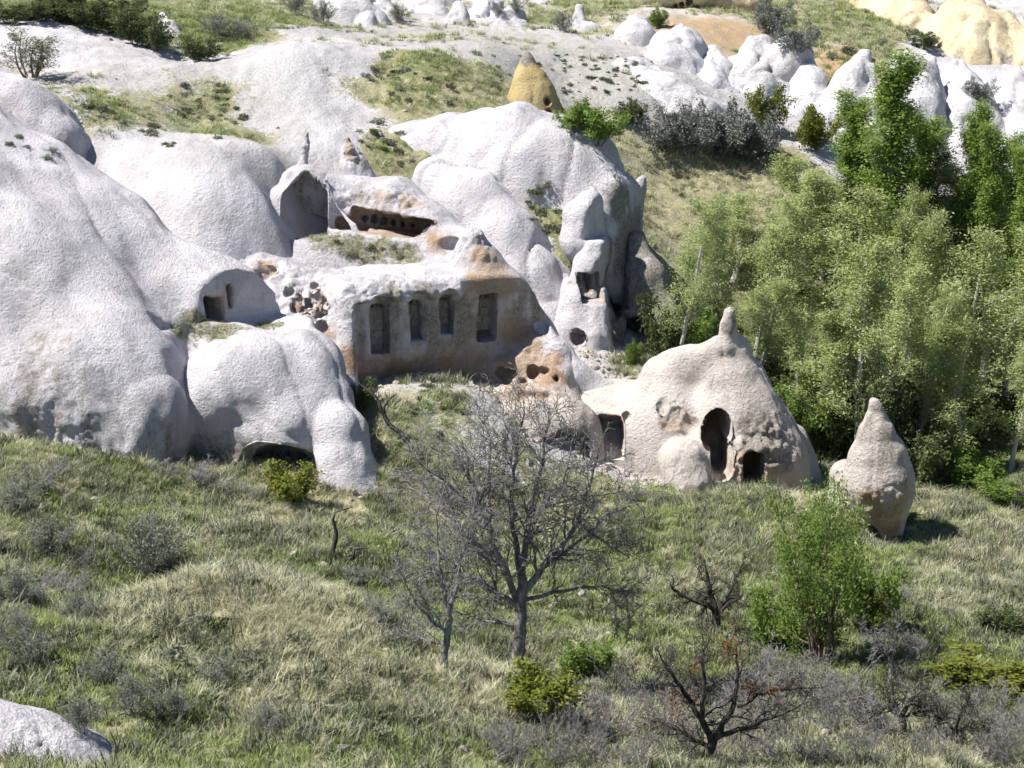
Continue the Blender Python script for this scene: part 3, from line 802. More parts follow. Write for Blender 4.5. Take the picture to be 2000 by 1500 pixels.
G = Rock('fairy_chimney', 'pear shaped standing rock with a pale cap and a narrow pinkish foot on the grass', 'fairy chimney', vox=0.06, mat=M_CREAM)
G.chain([(1707,786,70,13),(1709,798,70,16),(1710,820,70,25),(1712,850,70,40),(1716,900,70,61),(1718,940,70,72),(1722,962,70,64),(1730,990,70,47),(1737,1015,70,31),(1742,1060,70,20)],0.08)
G.chain([(1650,930,72.3,30),(1660,980,72,44),(1690,1010,71.5,40)],0.3)
G.crag(1730,990,1.2,.13,1.6)
for x, y, r in ((1730,1000,.9),(1700,980,.6),(1740,1030,.6),(1770,970,.5)): G.paint(0,x,y,r,0.8)
for x, y, r in ((1715,880,1.2),(1712,830,.8),(1760,930,.7),(1710,797,.4)): G.paint(1,x,y,r,0.55)
G.big = 0.06
G.build()

Y = Rock('fairy_chimney', 'small yellow rock cone with a dark stone tip on the slope', 'fairy chimney', vox=0.08, mat=M_YELLOW)
Y.chain([(1029,108,98.5,7),(1031,125,98.5,13),(1034,160,98.5,34),(1038,200,98.5,50),(1050,250,98.5,62)],0.3)
Y.chain([(1080,230,98.3,22),(1100,250,98.2,26)],0.3)
Y.hole(1069,199,11,16,0.5,0.05); Y.hole(1071,221,12,14,0.5,0.05); Y.hole(1098,215,6,10,.3,.04)
Y.paint(1,1029,112,.5,.9)
Y.build()

# --- shaded pinnacles with doorway and niches
E = Rock('cave_dwelling', 'cluster of white pinnacles with a deep shaded hollow, square doorway and niches', 'cave dwelling', vox=0.085)
E.chain([(1161,364,85.2,3),(1154,395,85.2,24),(1142,430,85.0,40),(1140,470,85.0,50)],0.15)
E.chain([(1163,420,84.6,9),(1150,450,84.4,26)],0.12)
E.chain([(1170,446,83.9,4),(1165,475,83.7,13),(1152,520,83.4,30),(1138,590,82.8,46),(1125,650,82.4,56),(1130,720,82,70)],0.2)
ax = np.array([0.8,-0.6,0])
E.box(P(1166,400,84.9) + ax * 1.5, (1.5,2.5,1.5), 0.06, 'S', -0.6435, 0, 0.05)
E.box(P(1180,505,83.3) + ax * 1.5, (1.5,2.5,1.2), 0.06, 'S', -0.6435, 0, 0.05)
E.chain([(1150,500,85.9,44),(1150,560,85.8,60),(1160,650,85.2,70)],0.3)
E.chain([(1085,560,84.2,34),(1095,620,83.6,46),(1105,690,83,54)],0.5)
E.chain([(1165,610,82,26),(1160,660,81.6,40),(1160,720,81.4,50)],0.25)
E.chain([(1215,480,88.6,28),(1235,540,88.4,54),(1250,620,88,76),(1255,700,87.6,90),(1260,760,87.4,90)],0.5)
E.chain([(1244,470,86.8,14),(1264,545,86.3,38),(1280,640,85.8,58),(1288,730,85.4,66)],0.5)
E.chain([(1195,590,86,22),(1200,640,85.6,40),(1205,700,85.2,60)],0.4)
E.hole(1153,556,46,54,1.9,0.05,'box',sink=0.5,rz=0.2)
E.hole(1205,560,46,150,2.0,0.2,'ell',sink=0.4)
E.hole(1240,655,60,70,1.6,0.2,'ell',sink=0.4)
E.hole(1185,560,26,90,1.0,0.2,'ell',sink=0.2)
E.hole(1128,660,26,30,.7,.06)
for x, y in ((1203,604),(1222,604),(1203,622),(1222,622)): E.hole(x,y,14,14,.35,.03,'box',sink=.3)
E.hole(1110,554,8,9,.25,.03)
for x, y, r in ((1290,600,1.2),(1250,560,1.2),(1300,650,1.2)):
    try: E.paint(0,x,y,r,.5)
    except RuntimeError: pass
E.big = 0.16; E.talus = 0.5; E.flute = (0.12, 0.8)
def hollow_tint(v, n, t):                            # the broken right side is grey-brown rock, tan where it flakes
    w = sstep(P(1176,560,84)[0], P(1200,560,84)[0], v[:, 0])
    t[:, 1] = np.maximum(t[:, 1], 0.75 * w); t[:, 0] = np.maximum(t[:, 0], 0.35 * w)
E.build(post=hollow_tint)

# --- leaning stones on the crest
S1 = Rock('standing_stone', 'slim grey stone blade standing on the crest above the upper chamber', 'stone', vox=0.05)
S1.chain([(602,260,86.6,5),(599,285,86.6,11),(594,320,86.6,14),(588,345,86.6,16)],0.12); S1.crag(598,290,.8,.08,3); S1.paint(1,598,290,.6,.5); S1.build()
S2 = Rock('standing_stone', 'broken pyramid of orange stained stone behind the crest', 'stone', vox=0.06)
S2.chain([(679,274,87.6,9),(683,298,87.6,23),(690,325,87.6,33),(698,350,87.6,38)],0.15); S2.crag(680,295,.8,.14,2); S2.paint(0,678,292,.5,.7); S2.paint(0,676,272,.3,.9); S2.paint(1,700,310,.5,.6); S2.build()
S3 = Rock('rock_rib', 'thin pale crooked rib of stone leaning in the upper chamber', 'stone', vox=0.04)
S3.chain([(635,352,84.6,4),(655,395,84.3,4.5),(662,408,84.2,5),(690,442,83.6,6),(696,458,83.4,8)],0.08); S3.build()

K = Rock('boulder', 'bare white rock slope cut off by the lower left corner', 'rock', vox=0.07)
K.chain([(-180,1500,38.8,170),(30,1590,39.0,190),(190,1670,39.4,190)],0.6); K.crag(60,1450,1.2,.06,2); K.big = 0.2
K.build()
# ------------------------------------------------------------------ far pinnacles and cliffs
def far_rock(label, chains, mat=None, k=0.35, vox=0.17, name='rock_pinnacle', crag=0.05, cat='rock', paints=()):
    r = Rock(name, label, cat, vox=vox, mat=mat or M_FAR)
    r.amp = (0.10, 0.015); r.flute = (0.16, 0.7); r.big = 0.18; r.talus = 1.4; r.gully = 0.13
    for c in chains: r.chain(c, k)
    for c in chains:
        a = c[len(c) // 2]; p = P(a[0], a[1], a[2]); r.rough.append((p, 3.0, crag, 0.6))
    for ch, x, y, d, rad, v in paints: r.paints.append((ch, P(x, y, d), rad, v, 1.0))
    return r.build()
far_rock('low white rock knob with a scooped front beside the sapling, right of centre',
         [[(1243,45,119,22),(1243,75,118,36),(1240,110,118,40)]])
far_rock('domed white rock with a cracked right side, first in the row right of the knob', [[(1330,63,117,17),(1325,110,116,59),(1310,150,114,66)], [(1355,99,116,15),(1350,140,115,33)]])
far_rock('white rock pinnacle leaning left with a dark right edge, second in the row', [[(1395,95,116,13),(1395,140,115,40),(1375,190,113,47)]])
far_rock('double white rock lobe with a flat top, third in the row', [[(1465,81,118,15),(1455,140,116,42),(1430,190,114,47)], [(1490,85,118,14),(1495,130,116.5,33)]])
far_rock('large round white dome above slanting ribs, middle of the row', [[(1535,110,117,31),(1545,125,116,45)], [(1500,130,116,28),(1480,180,114,42),(1470,220,113,47)], [(1525,190,114,28),(1520,230,113,42)]])
far_rock('upright white rock like a thumb with a dark right edge, before the grassy slope', [[(1575,117,115.5,12),(1582,160,114.5,35),(1580,210,113,40),(1570,260,112,47)]])
far_rock('twin white ribs left of the tall poplar', [[(1690,107,115,12),(1665,160,114,40),(1640,220,112,52)], [(1705,132,114,10),(1695,210,112.5,42),(1690,260,112,47)]])
far_rock('big white ridge with a deep dark edge right of the tall poplar', [[(1770,110,116,13),(1775,160,115,54),(1780,230,113,71),(1780,300,112,76)], [(1815,126,116,19),(1810,200,114.5,40),(1805,280,113,45)]])
far_rock('white rock face below the round grey bush', [[(1870,127,118,18),(1880,190,116,47),(1860,260,113,50),(1850,320,112,59)], [(1915,195,115,21),(1920,270,113.5,47),(1915,330,112,59)]])
far_rock('white fluted rock at the right edge below the yellow cliff', [[(1990,140,117,13),(1990,210,115,45),(1995,290,113,52),(1995,350,112,59)], [(2050,161,116,26),(2050,300,113,59)]])
far_rock('pale yellow cliff with brown hollows in the upper right corner', [[(1880,30,128,50),(1900,90,125,60),(1900,130,123,56)], [(1960,60,126,40),(1965,120,124,40)], [(1840,60,127,36),(1850,110,124,34)], [(2030,90,125,50),(2030,130,123,56)], [(1780,20,132,30),(1790,60,129,40)], [(1720,-10,136,40)]], M_BUFF, 0.8,
         paints=((0,1975,130,122,1.2,.5),(1,1955,130,122,1.2,.6),(1,1870,115,122,.8,.6)))
far_rock('smooth pale yellow cliff spur at the top beside the grassy gully', [[(1650,-20,140,40),(1720,0,137,46),(1760,40,132,40)]], M_BUFF, 0.8)
hc = Rock('cliff_houses', 'ochre cliff with small square windows at the top of the picture', 'cliff', vox=0.13, mat=M_BUFF)
hc.amp = (0.1, 0.03)
hc.chain([(1290,-20,131,46),(1350,-16,131,48),(1420,-10,131,44),(1470,0,130,34)],0.6)
for x, y, w, h in ((1332,6,7,8),(1346,5,7,8),(1357,19,14,8),(1320,10,6,9),(1410,14,5,8),(1282,14,8,18)):
    try: hc.hole(x, y, w, h, 0.7, 0.03, 'box', sink=0.3)
    except RuntimeError: pass
for x, y in ((1440,20),(1470,20),(1400,25)): hc.paints.append((0, P(x, y, 129.5), 1.2, .5, 1.0))
hc.build()
far_rock('smooth white boulder with a shaded foot above the shrubs, upper left', [[(370,-5,124,30),(385,15,123,28),(350,10,124,24)]], None, 0.5)
far_rock('narrow upright white blade of rock beside the dark shrubs, upper left', [[(318,28,108,12),(335,60,106,11),(345,100,105,14),(347,125,104,16)]], None, 0.3, 0.1)
far_rock('large smooth white rock bulge with a dark underside, top left of centre', [[(650,-10,121,36),(690,20,119,40),(720,40,118,36)], [(690,-10,122,40),(740,20,121,36),(770,55,119,22)]], None, 0.5)
far_rock('white rock spur at the top, left of the slender pinnacle', [[(820,0,130,24),(835,25,128,24),(850,45,126,16)], [(790,-10,131,24)], [(860,-5,131,24),(880,0,131,20)]], None, 0.4)
far_rock('slender white rock pinnacle with a dark right side, top centre', [[(893,14,122,12),(895,40,121.5,20),(897,75,121,22)]], None, 0.3)
far_rock('jagged white rock outcrop at the top centre right of the slender pinnacle', [[(960,10,127,28),(950,40,125,26),(930,65,123,22)], [(1000,40,123,26),(985,60,122,34),(1020,58,122,24)], [(930,30,126,16)]], None, 0.3, crag=.3)
far_rock('small pointed white rock with a round head, top centre', [[(1130,18,124,13),(1128,40,123.5,15),(1125,70,122.5,34),(1140,85,122,40)]], None, 0.35)
far_rock('white cone of bare ground left of the grey thicket', [[(1300,175,110,30),(1310,215,108.5,60),(1350,250,107.5,70)], [(1230,150,111,40),(1260,200,109,50)], [(1380,215,109,34),(1430,240,108,30)]], None, 0.9)
print('rocks', round(time.time() - T0, 1))
# ------------------------------------------------------------------ plants: materials
def leaf_material(name, ca, cb, trans=0.35):
    m, nt, b, out = newmat(name); g = NT(nt)
    oi = g.n('ShaderNodeObjectInfo')
    n = g.noise(g.pos(), 1.1, 2, 0.5)
    f = g.math('ADD', g.math('MULTIPLY', oi.outputs['Random'], 0.35), g.ramp(n, 0.3, 0.7, 0, 0.65))
    at = g.attr('shade')
    f = g.math('ADD', g.math('MULTIPLY', f, 0.6), g.math('MULTIPLY', at.outputs['Fac'], 0.4))
    c = g.mix(f, ca, cb)
    g.l(c, b.inputs['Base Color']); b.inputs['Roughness'].default_value = 0.6
    b.inputs['Specular IOR Level'].default_value = 0.3
    t = g.n('ShaderNodeBsdfTranslucent'); g.l(c, t.inputs['Color'])
    mx = g.n('ShaderNodeMixShader'); mx.inputs[0].default_value = trans
    g.l(b.outputs[0], mx.inputs[1]); g.l(t.outputs[0], mx.inputs[2]); g.l(mx.outputs[0], out.inputs[0])
    return m
def bark_material(name, ca, cb):
    m, nt, b, out = newmat(name); g = NT(nt)
    n = g.noise(g.scaled(g.pos(), (9, 9, 2.5)), 1.0, 3, 0.65)
    g.l(g.mix(g.ramp(n, 0.35, 0.65), ca, cb), b.inputs['Base Color'])
    g.l(g.bump(n, 0.6, 0.03), b.inputs['Normal'])
    return m
def tuft_material(name):
    m, nt, b, out = newmat(name); g = NT(nt)
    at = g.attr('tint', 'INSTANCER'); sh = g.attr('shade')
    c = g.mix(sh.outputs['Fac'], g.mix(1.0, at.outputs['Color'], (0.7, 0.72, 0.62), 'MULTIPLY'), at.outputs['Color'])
    g.l(c, b.inputs['Base Color']); b.inputs['Roughness'].default_value = 0.7
    t = g.n('ShaderNodeBsdfTranslucent'); g.l(c, t.inputs['Color'])
    mx = g.n('ShaderNodeMixShader'); mx.inputs[0].default_value = 0.3
    g.l(b.outputs[0], mx.inputs[1]); g.l(t.outputs[0], mx.inputs[2]); g.l(mx.outputs[0], out.inputs[0])
    return m
L_ASPEN = leaf_material('aspen_leaves', (0.26, 0.325, 0.095), (0.56, 0.62, 0.30), 0.5)
L_POPLAR = leaf_material('poplar_leaves', (0.14, 0.215, 0.03), (0.33, 0.43, 0.10), 0.5)
L_SHRUB = leaf_material('shrub_leaves', (0.10, 0.17, 0.025), (0.27, 0.38, 0.08), 0.45)
L_DARK = leaf_material('dark_leaves', (0.055, 0.08, 0.025), (0.14, 0.18, 0.065), 0.3)
L_GREY = leaf_material('grey_green_leaves', (0.13, 0.15, 0.11), (0.26, 0.275, 0.21), 0.2)
L_SAGE = leaf_material('sage_leaves', (0.09, 0.105, 0.055), (0.22, 0.225, 0.14), 0.2)
L_YELLOW = leaf_material('yellow_green_leaves', (0.10, 0.13, 0.015), (0.25, 0.27, 0.04), 0.4)
L_RUST = leaf_material('rusty_leaves', (0.14, 0.055, 0.012), (0.27, 0.12, 0.03), 0.3)
L_SILVER = leaf_material('silver_leaves', (0.13, 0.145, 0.125), (0.24, 0.255, 0.23), 0.2)
K_GREY = bark_material('grey_bark', (0.115, 0.108, 0.104), (0.27, 0.26, 0.255))
K_PALE = bark_material('pale_bark', (0.34, 0.33, 0.29), (0.52, 0.51, 0.47))
K_DARK = bark_material('dark_bark', (0.035, 0.03, 0.027), (0.10, 0.088, 0.078))
K_TWIG = bark_material('grey_twigs', (0.15, 0.135, 0.135), (0.30, 0.285, 0.285))
K_BROWN = bark_material('brown_twigs', (0.12, 0.09, 0.065), (0.24, 0.19, 0.14))
M_TUFT = tuft_material('grass_blades')

# ------------------------------------------------------------------ plants: skeletons and leaves
def tubes(polys, sides=4):
    V, Fc, off = [], [], 0
    ang = np.arange(sides) / sides * 2 * math.pi
    ca, sa = np.cos(ang)[None, :, None], np.sin(ang)[None, :, None]
    ring = np.arange(sides)
    for pts, rad in polys:
        n = len(pts)
        d = np.gradient(pts, axis=0); d /= np.linalg.norm(d, axis=1, keepdims=True) + 1e-9
        ref = np.array([0.31, 0.57, 0.76]) if abs(d[0] @ np.array([0.31, 0.57, 0.76])) < 0.9 else np.array([1.0, 0, 0])
        u = np.cross(d, ref); u /= np.linalg.norm(u, axis=1, keepdims=True) + 1e-9
        w = np.cross(d, u)
        V.append((pts[:, None] + rad[:, None, None] * (ca * u[:, None] + sa * w[:, None])).reshape(-1, 3))
        i = np.arange(n - 1)[:, None] * sides + off
        Fc.append(np.stack([i + ring, i + (ring + 1) % sides, i + sides + (ring + 1) % sides, i + sides + ring], -1).reshape(-1, 4))
        off += n * sides
    return np.concatenate(V), np.concatenate(Fc)

def grow(rng, start, dirn, length, radius, level, o, polys, tips):
    """one branch and its children; o: options per level"""
    n = o['seg'][min(level, len(o['seg']) - 1)]
    pts = np.empty((n + 1, 3)); pts[0] = start
    d = np.array(dirn, float); d /= np.linalg.norm(d)
    step = length / n
    wan = o['wander'][min(level, len(o['wander']) - 1)]; up = o['up'][min(level, len(o['up']) - 1)]
    dirs = [d]
    for i in range(n):
        d = d + rng.normal(0, wan, 3) + np.array([0, 0, up]); d /= np.linalg.norm(d)
        pts[i + 1] = pts[i] + d * step; dirs.append(d)
    t = np.linspace(0, 1, n + 1)
    rad = radius * (1 - t * (1 - o.get('taper', 0.25)))
    if level == 0: rad[0] *= 1.35
    polys.append((pts, np.maximum(rad, o.get('rmin', 0.006))))
    if level >= o['levels']:
        tips.append((pts, level)); return
    if level >= o.get('leaf_from', 99): tips.append((pts, level))
    k = o['kids'][min(level, len(o['kids']) - 1)]
    lo = o['from'][min(level, len(o['from']) - 1)]
    for j in range(k):
        f = lo + (1 - lo) * (j + rng.uniform(0.1, 0.9)) / k
        x = f * n; i = min(int(x), n - 1); a = x - i
        p = pts[i] * (1 - a) + pts[i + 1] * a
        dd = dirs[i]
        q = rng.normal(0, 1, 3); q -= dd * (q @ dd); q /= np.linalg.norm(q) + 1e-9
        an = math.radians(rng.uniform(*o['angle'][min(level, len(o['angle']) - 1)]))
        cd = dd * math.cos(an) + q * math.sin(an)
        ln = length * rng.uniform(*o['ratio'][min(level, len(o['ratio']) - 1)]) * (1 - o.get('short', 0.35) * f)
        r0 = (radius * (1 - f * (1 - o.get('taper', 0.25)))) * o.get('rratio', 0.62)
        grow(rng, p, cd, ln, r0, level + 1, o, polys, tips)

def leaves(rng, centers, size, up=1.0):
    """leaf blades held towards the light, each with its own turn"""
    n = len(centers)
    nm = rng.normal(0, 1, (n, 3)) + np.array([-0.35, -0.15, 0.75]) * up; nm /= np.linalg.norm(nm, axis=1, keepdims=True)
    a = rng.normal(0, 1, (n, 3)); a -= nm * (a * nm).sum(1, keepdims=True); a /= np.linalg.norm(a, axis=1, keepdims=True)
    b = np.cross(nm, a)
    s = size * rng.uniform(0.55, 1.35, (n, 1))
    v = np.stack([centers - a * s, centers + b * s * 0.5, centers + a * s, centers - b * s * 0.5], 1).reshape(-1, 3)
    return v, np.arange(n * 4).reshape(-1, 4), np.repeat(rng.uniform(0, 1, n), 4)

def along(rng, tips, per, spread):
    out = []
    for pts, lv in tips:
        k = rng.poisson(per)
        if not k: continue
        x = rng.uniform(0.15, 1, k) * (len(pts) - 1); i = np.minimum(x.astype(int), len(pts) - 2); a = (x - i)[:, None]
        out.append(pts[i] * (1 - a) + pts[i + 1] * a)
    c = np.concatenate(out)
    return c + rng.normal(0, spread, c.shape)

KIT = {}
def plant_kit(key, seed, o, bark, leaf=None, per=0, size=0.1, spread=0.15, sides=(5,), height=1.0, trunk_r=0.1, stems=1, lean=0.1, thin=4, splay=0.0, clip=None):
    rng = RND(seed); polys, tips = [], []
    for s in range(stems):
        if stems == 1: d = np.array([rng.normal(0, lean), rng.normal(0, lean), 1]); p = np.array([0, 0, -0.15])
        else:
            an = rng.uniform(0, 6.283); sp = splay * math.sqrt(rng.uniform(0.05, 1))
            d = np.array([math.cos(an) * sp, math.sin(an) * sp, 1]); p = np.array([math.cos(an) * sp * 0.15 * height, math.sin(an) * sp * 0.15 * height, -0.1])
        grow(rng, p, d, height * o.get('trunk', 0.7) * (rng.uniform(0.7, 1.1) if stems > 1 else 1), trunk_r, 0, o, polys, tips)
    big = [q for q in polys if q[1][0] > 0.05]; small = [q for q in polys if q[1][0] <= 0.05]
    v, f = [], []; off = 0
    for grp, sd in ((big, 7), (small, 3)):
        if grp:
            a, b = tubes(grp, sd); v.append(a); f.append(b + off); off += len(a)
    wood = mesh_np(key + '_wood', np.concatenate(v), np.concatenate(f), True, bark)
    crown = None
    if leaf is not None:
        c = along(rng, tips, per, spread)
        lv, lf, sh = leaves(rng, c, size)
        crown = mesh_np(key + '_leaves', lv, lf, False, leaf, {'shade': sh})
    allv = np.concatenate(v)
    KIT[key] = (wood, crown, allv[:, 2].max(), np.percentile(np.abs(allv[:, 0]), 99))

def place(key, name, label, cat, px, d, top_py=None, width_px=None, height=None, group=None, rz=None, base=None, seed=0, woodname='trunk', crownname='crown', sink=0.0):
    wood, crown, hh, ww = KIT[key]
    if base is None:
        x = (px - 1000) * mpp(d); base = np.array([x, d, float(H(x, d))])
    d = base[1]
    if height is None: height = P(px, top_py, d)[2] - base[2]
    sz = height / hh
    sx = sz if width_px is None else (width_px / 2 * mpp(d)) / ww
    e = link(name, None, loc=base - np.array([0, 0, sink]), rot=(0, 0, rz if rz is not None else RND(seed + int(px) * 7).uniform(0, 6.28)), scale=(sx, sx, sz))
    tag(e, label, cat, group)
    link(woodname, wood, e)
    if crown is not None: link(crownname, crown, e)
    return e

ASPEN = dict(levels=2, seg=[10, 7, 4], wander=[0.04, 0.09, 0.16], up=[0.04, 0.07, 0.05], kids=[34, 9], **{'from': [0.20, 0.15]},
             angle=[(24, 52), (25, 60)], ratio=[(0.20, 0.36), (0.28, 0.5)], short=0.55, trunk=0.95, leaf_from=1, rratio=0.36, taper=0.2, rmin=0.009)
for i in range(4):
    plant_kit('aspen%d' % i, 40 + i, ASPEN, K_PALE, L_ASPEN, (34, 40, 30, 36)[i], 0.07, 0.20, height=12, trunk_r=0.15, lean=0.05)
POPLAR = dict(levels=2, seg=[10, 6, 3], wander=[0.02, 0.06, 0.15], up=[0.03, 0.10, 0.08], kids=[60, 7], **{'from': [0.08, 0.15]},
              angle=[(18, 32), (20, 45)], ratio=[(0.14, 0.24), (0.3, 0.5)], short=0.45, trunk=0.95, leaf_from=1, rratio=0.3, taper=0.15, rmin=0.008)
for i in range(2):
    plant_kit('poplar%d' % i, 60 + i, POPLAR, K_PALE, L_POPLAR, 70, 0.075, 0.20, height=16, trunk_r=0.2, lean=0.02)
SHRUB = dict(levels=2, seg=[6, 4, 3], wander=[0.10, 0.18, 0.2], up=[0.04, 0.04, 0.0], kids=[9, 6], **{'from': [0.15, 0.15]},
             angle=[(25, 60), (25, 65)], ratio=[(0.3, 0.55), (0.3, 0.6)], short=0.4, trunk=0.8, leaf_from=1, rratio=0.55, taper=0.25, rmin=0.006)
plant_kit('green_shrub', 71, SHRUB, K_BROWN, L_SHRUB, 22, 0.055, 0.13, height=5.5, trunk_r=0.06, stems=13, splay=0.42)
plant_kit('small_shrub', 72, SHRUB, K_BROWN, L_SHRUB, 9, 0.05, 0.07, height=1.8, trunk_r=0.025, stems=9, splay=0.7)
plant_kit('yellow_shrub', 73, SHRUB, K_BROWN, L_YELLOW, 9, 0.05, 0.07, height=1.6, trunk_r=0.02, stems=9, splay=0.7)
plant_kit('dark_shrub', 74, SHRUB, K_DARK, L_DARK, 8, 0.06, 0.08, height=2, trunk_r=0.025, stems=9, splay=0.8)
plant_kit('silver_shrub', 75, SHRUB, K_TWIG, L_SILVER, 8, 0.06, 0.10, height=2.4, trunk_r=0.03, stems=10, splay=0.8)
plant_kit('grey_shrub', 76, SHRUB, K_TWIG, L_GREY, 5, 0.045, 0.09, height=2.2, trunk_r=0.02, stems=12, splay=0.7)
TWIG = dict(levels=2, seg=[6, 5, 4], wander=[0.16, 0.25, 0.3], up=[0.03, 0.02, 0.0], kids=[8, 6], **{'from': [0.12, 0.1]},
            angle=[(25, 65), (30, 75)], ratio=[(0.35, 0.6), (0.35, 0.65)], short=0.3, trunk=0.75, rratio=0.6, taper=0.3, rmin=0.005)
for i in range(4):
    plant_kit('twig%d' % i, 80 + i, TWIG, K_TWIG, None, height=1.5, trunk_r=0.014, stems=12, splay=1.0)
GNARL = dict(levels=4, seg=[5, 6, 6, 5, 4], wander=[0.16, 0.22, 0.26, 0.28, 0.3], up=[0.0, 0.03, 0.03, 0.0, 0.0], kids=[4, 5, 6, 4], **{'from': [0.35, 0.2, 0.15, 0.15]},
             angle=[(35, 65), (30, 70), (30, 75), (30, 75)], ratio=[(0.75, 1.05), (0.5, 0.75), (0.4, 0.6), (0.35, 0.6)], short=0.25, trunk=0.42, rratio=0.66, taper=0.5, rmin=0.007)
for i in range(3):
    plant_kit('gnarl%d' % i, 90 + i, GNARL, K_DARK, None, height=3.4, trunk_r=0.13, lean=0.18)
WALNUT = dict(levels=4, seg=[5, 9, 7, 6, 5], wander=[0.04, 0.09, 0.16, 0.22, 0.25], up=[0.02, 0.035, 0.03, 0.0, -0.01], kids=[10, 10, 8, 6], **{'from': [0.34, 0.14, 0.12, 0.12]},
              angle=[(16, 70), (28, 62), (30, 70), (30, 70)], ratio=[(1.15, 1.75), (0.32, 0.5), (0.40, 0.62), (0.35, 0.6)], short=0.15, trunk=0.34, rratio=0.5, taper=0.4, rmin=0.008)
plant_kit('walnut', 17, WALNUT, K_GREY, None, height=8.5, trunk_r=0.2, lean=0.03)
WALNUT2 = dict(WALNUT, kids=[7, 8, 7, 4])
plant_kit('young_walnut', 23, WALNUT2, K_GREY, None, height=5.5, trunk_r=0.11, lean=0.10)
plant_kit('winter_tree', 31, dict(SHRUB, kids=[12, 8]), K_BROWN, L_SAGE, 5, 0.06, 0.10, height=4, trunk_r=0.06, stems=6, splay=0.6)

# ------------------------------------------------------------------ trees of the grove
ASPENS = [
 (1325,81.5,375,130,0,'slender young aspen with a thin pale trunk, leftmost of the grove beside the shaded dwelling'),
 (1385,88,420,130,1,'light green aspen behind the cone with the stone finger, second from the left'),
 (1425,95,385,140,2,'light green aspen at the back left of the grove below the grey thicket'),
 (1475,91,375,140,0,'feathery light green aspen, third from the left at the back of the grove'),
 (1525,94,330,150,3,'bushy light green aspen left of the small poplar, upper left of the grove'),
 (1600,97,300,150,0,'pale aspen standing in front of the small left poplar'),
 (1560,86,420,150,1,'aspen with a leaning white trunk above the stone finger'),
 (1640,91,360,150,2,'tall aspen below the foot of the tallest poplar, left side'),
 (1676,78.5,470,170,3,'tall aspen with a straight white trunk right behind the pear shaped rock'),
 (1720,92,360,150,1,'light green aspen directly below the trunk of the tallest poplar'),
 (1765,88,400,150,0,'light green aspen in the middle of the grove, right under the tallest poplar'),
 (1830,93,370,150,1,'light green aspen between the tallest poplar and the right hand poplars'),
 (1870,86,440,150,2,'spreading aspen at the right, halfway up the grove'),
 (1920,92,400,150,0,'light green aspen below the second poplar right of the gap'),
 (1960,88,430,150,3,'light green aspen at the right edge under the poplars'),
 (1985,81,600,140,0,'small thin aspen at the right edge near the bare grey tree'),
 (1800,81,560,150,1,'leafy aspen just right of the straight white trunk'),
 (1890,80,640,140,3,'short aspen in the lower right part of the grove'),
 (1475,83,540,130,2,'low aspen filling the gap right behind the stone finger'),
 (2050,89,400,160,3,'aspen cut by the right edge of the picture'),
 (1590,80.5,600,130,3,'low aspen above the right shoulder of the cone'),
 (1690,96,300,130,0,'feathery aspen top left below the crown of the tallest poplar'),
 (1785,97,300,130,2,'feathery aspen top right below the crown of the tallest poplar'),
 (1850,96,320,130,3,'aspen top in the gap between the tall poplar and the right hand poplars'),
 (1905,95,330,130,1,'feathery aspen top at the foot of the first right hand poplar'),
 (1945,96,340,130,2,'feathery aspen top at the foot of the third right hand poplar'),
 (1740,84,520,140,2,'aspen between the straight white trunk and the leafy one, farther back'),
]
for px, d, top, w, k, lab in ASPENS:
    place('aspen%d' % k, 'aspen_tree', lab, 'tree', px, d, top, w, group='aspens of the grove', seed=k)
POPLARS = [
 (1728,94,100,130,0,'tallest broad dark green poplar rising over the grove'),
 (1650,97,178,80,1,'small columnar poplar left of the tallest poplar'),
 (1795,96,215,90,1,'poplar leaning against the right side of the tallest poplar'),
 (1881,94,198,80,0,'pointed columnar poplar first to the right of the gap'),
 (1925,93,238,70,1,'columnar poplar second to the right of the gap'),
 (1963,95,262,72,0,'columnar poplar third to the right of the gap'),
 (1997,92,285,70,1,'columnar poplar at the right edge of the picture'),
]
for px, d, top, w, k, lab in POPLARS:
    place('poplar%d' % k, 'poplar_tree', lab, 'tree', px, d, top, w, group='poplars above the grove', seed=k)

# ------------------------------------------------------------------ single trees and shrubs
def gh(px, py): return ground_hit(px, py)
def plant(key, name, label, cat, px, base_py, top_py, width_px=None, group=None, woodname='stems', crownname='foliage', rz=None, seed=0):
    b = CAST(px, base_py)
    return place(key, name, label, cat, px, b[1], top_py, width_px, group=group, base=b, woodname=woodname, crownname=crownname, rz=rz, seed=seed)
bpy.context.view_layer.update()
DG = bpy.context.evaluated_depsgraph_get()
def CAST(px, py):
    r = Vector(ray(px, py)).normalized()
    o = Vector((0, 0, CAM_Z)) + r * 20
    CAST.name = 'ground'
    for _ in range(60):
        ok, loc, n, i, ob, mt = SC.ray_cast(DG, o, r)
        if not ok: return gh(px, py)
        if ob.name not in SOLID: o = loc + r * 0.05; continue
        CAST.name = ob.name
        return np.array(loc)
    return gh(px, py)

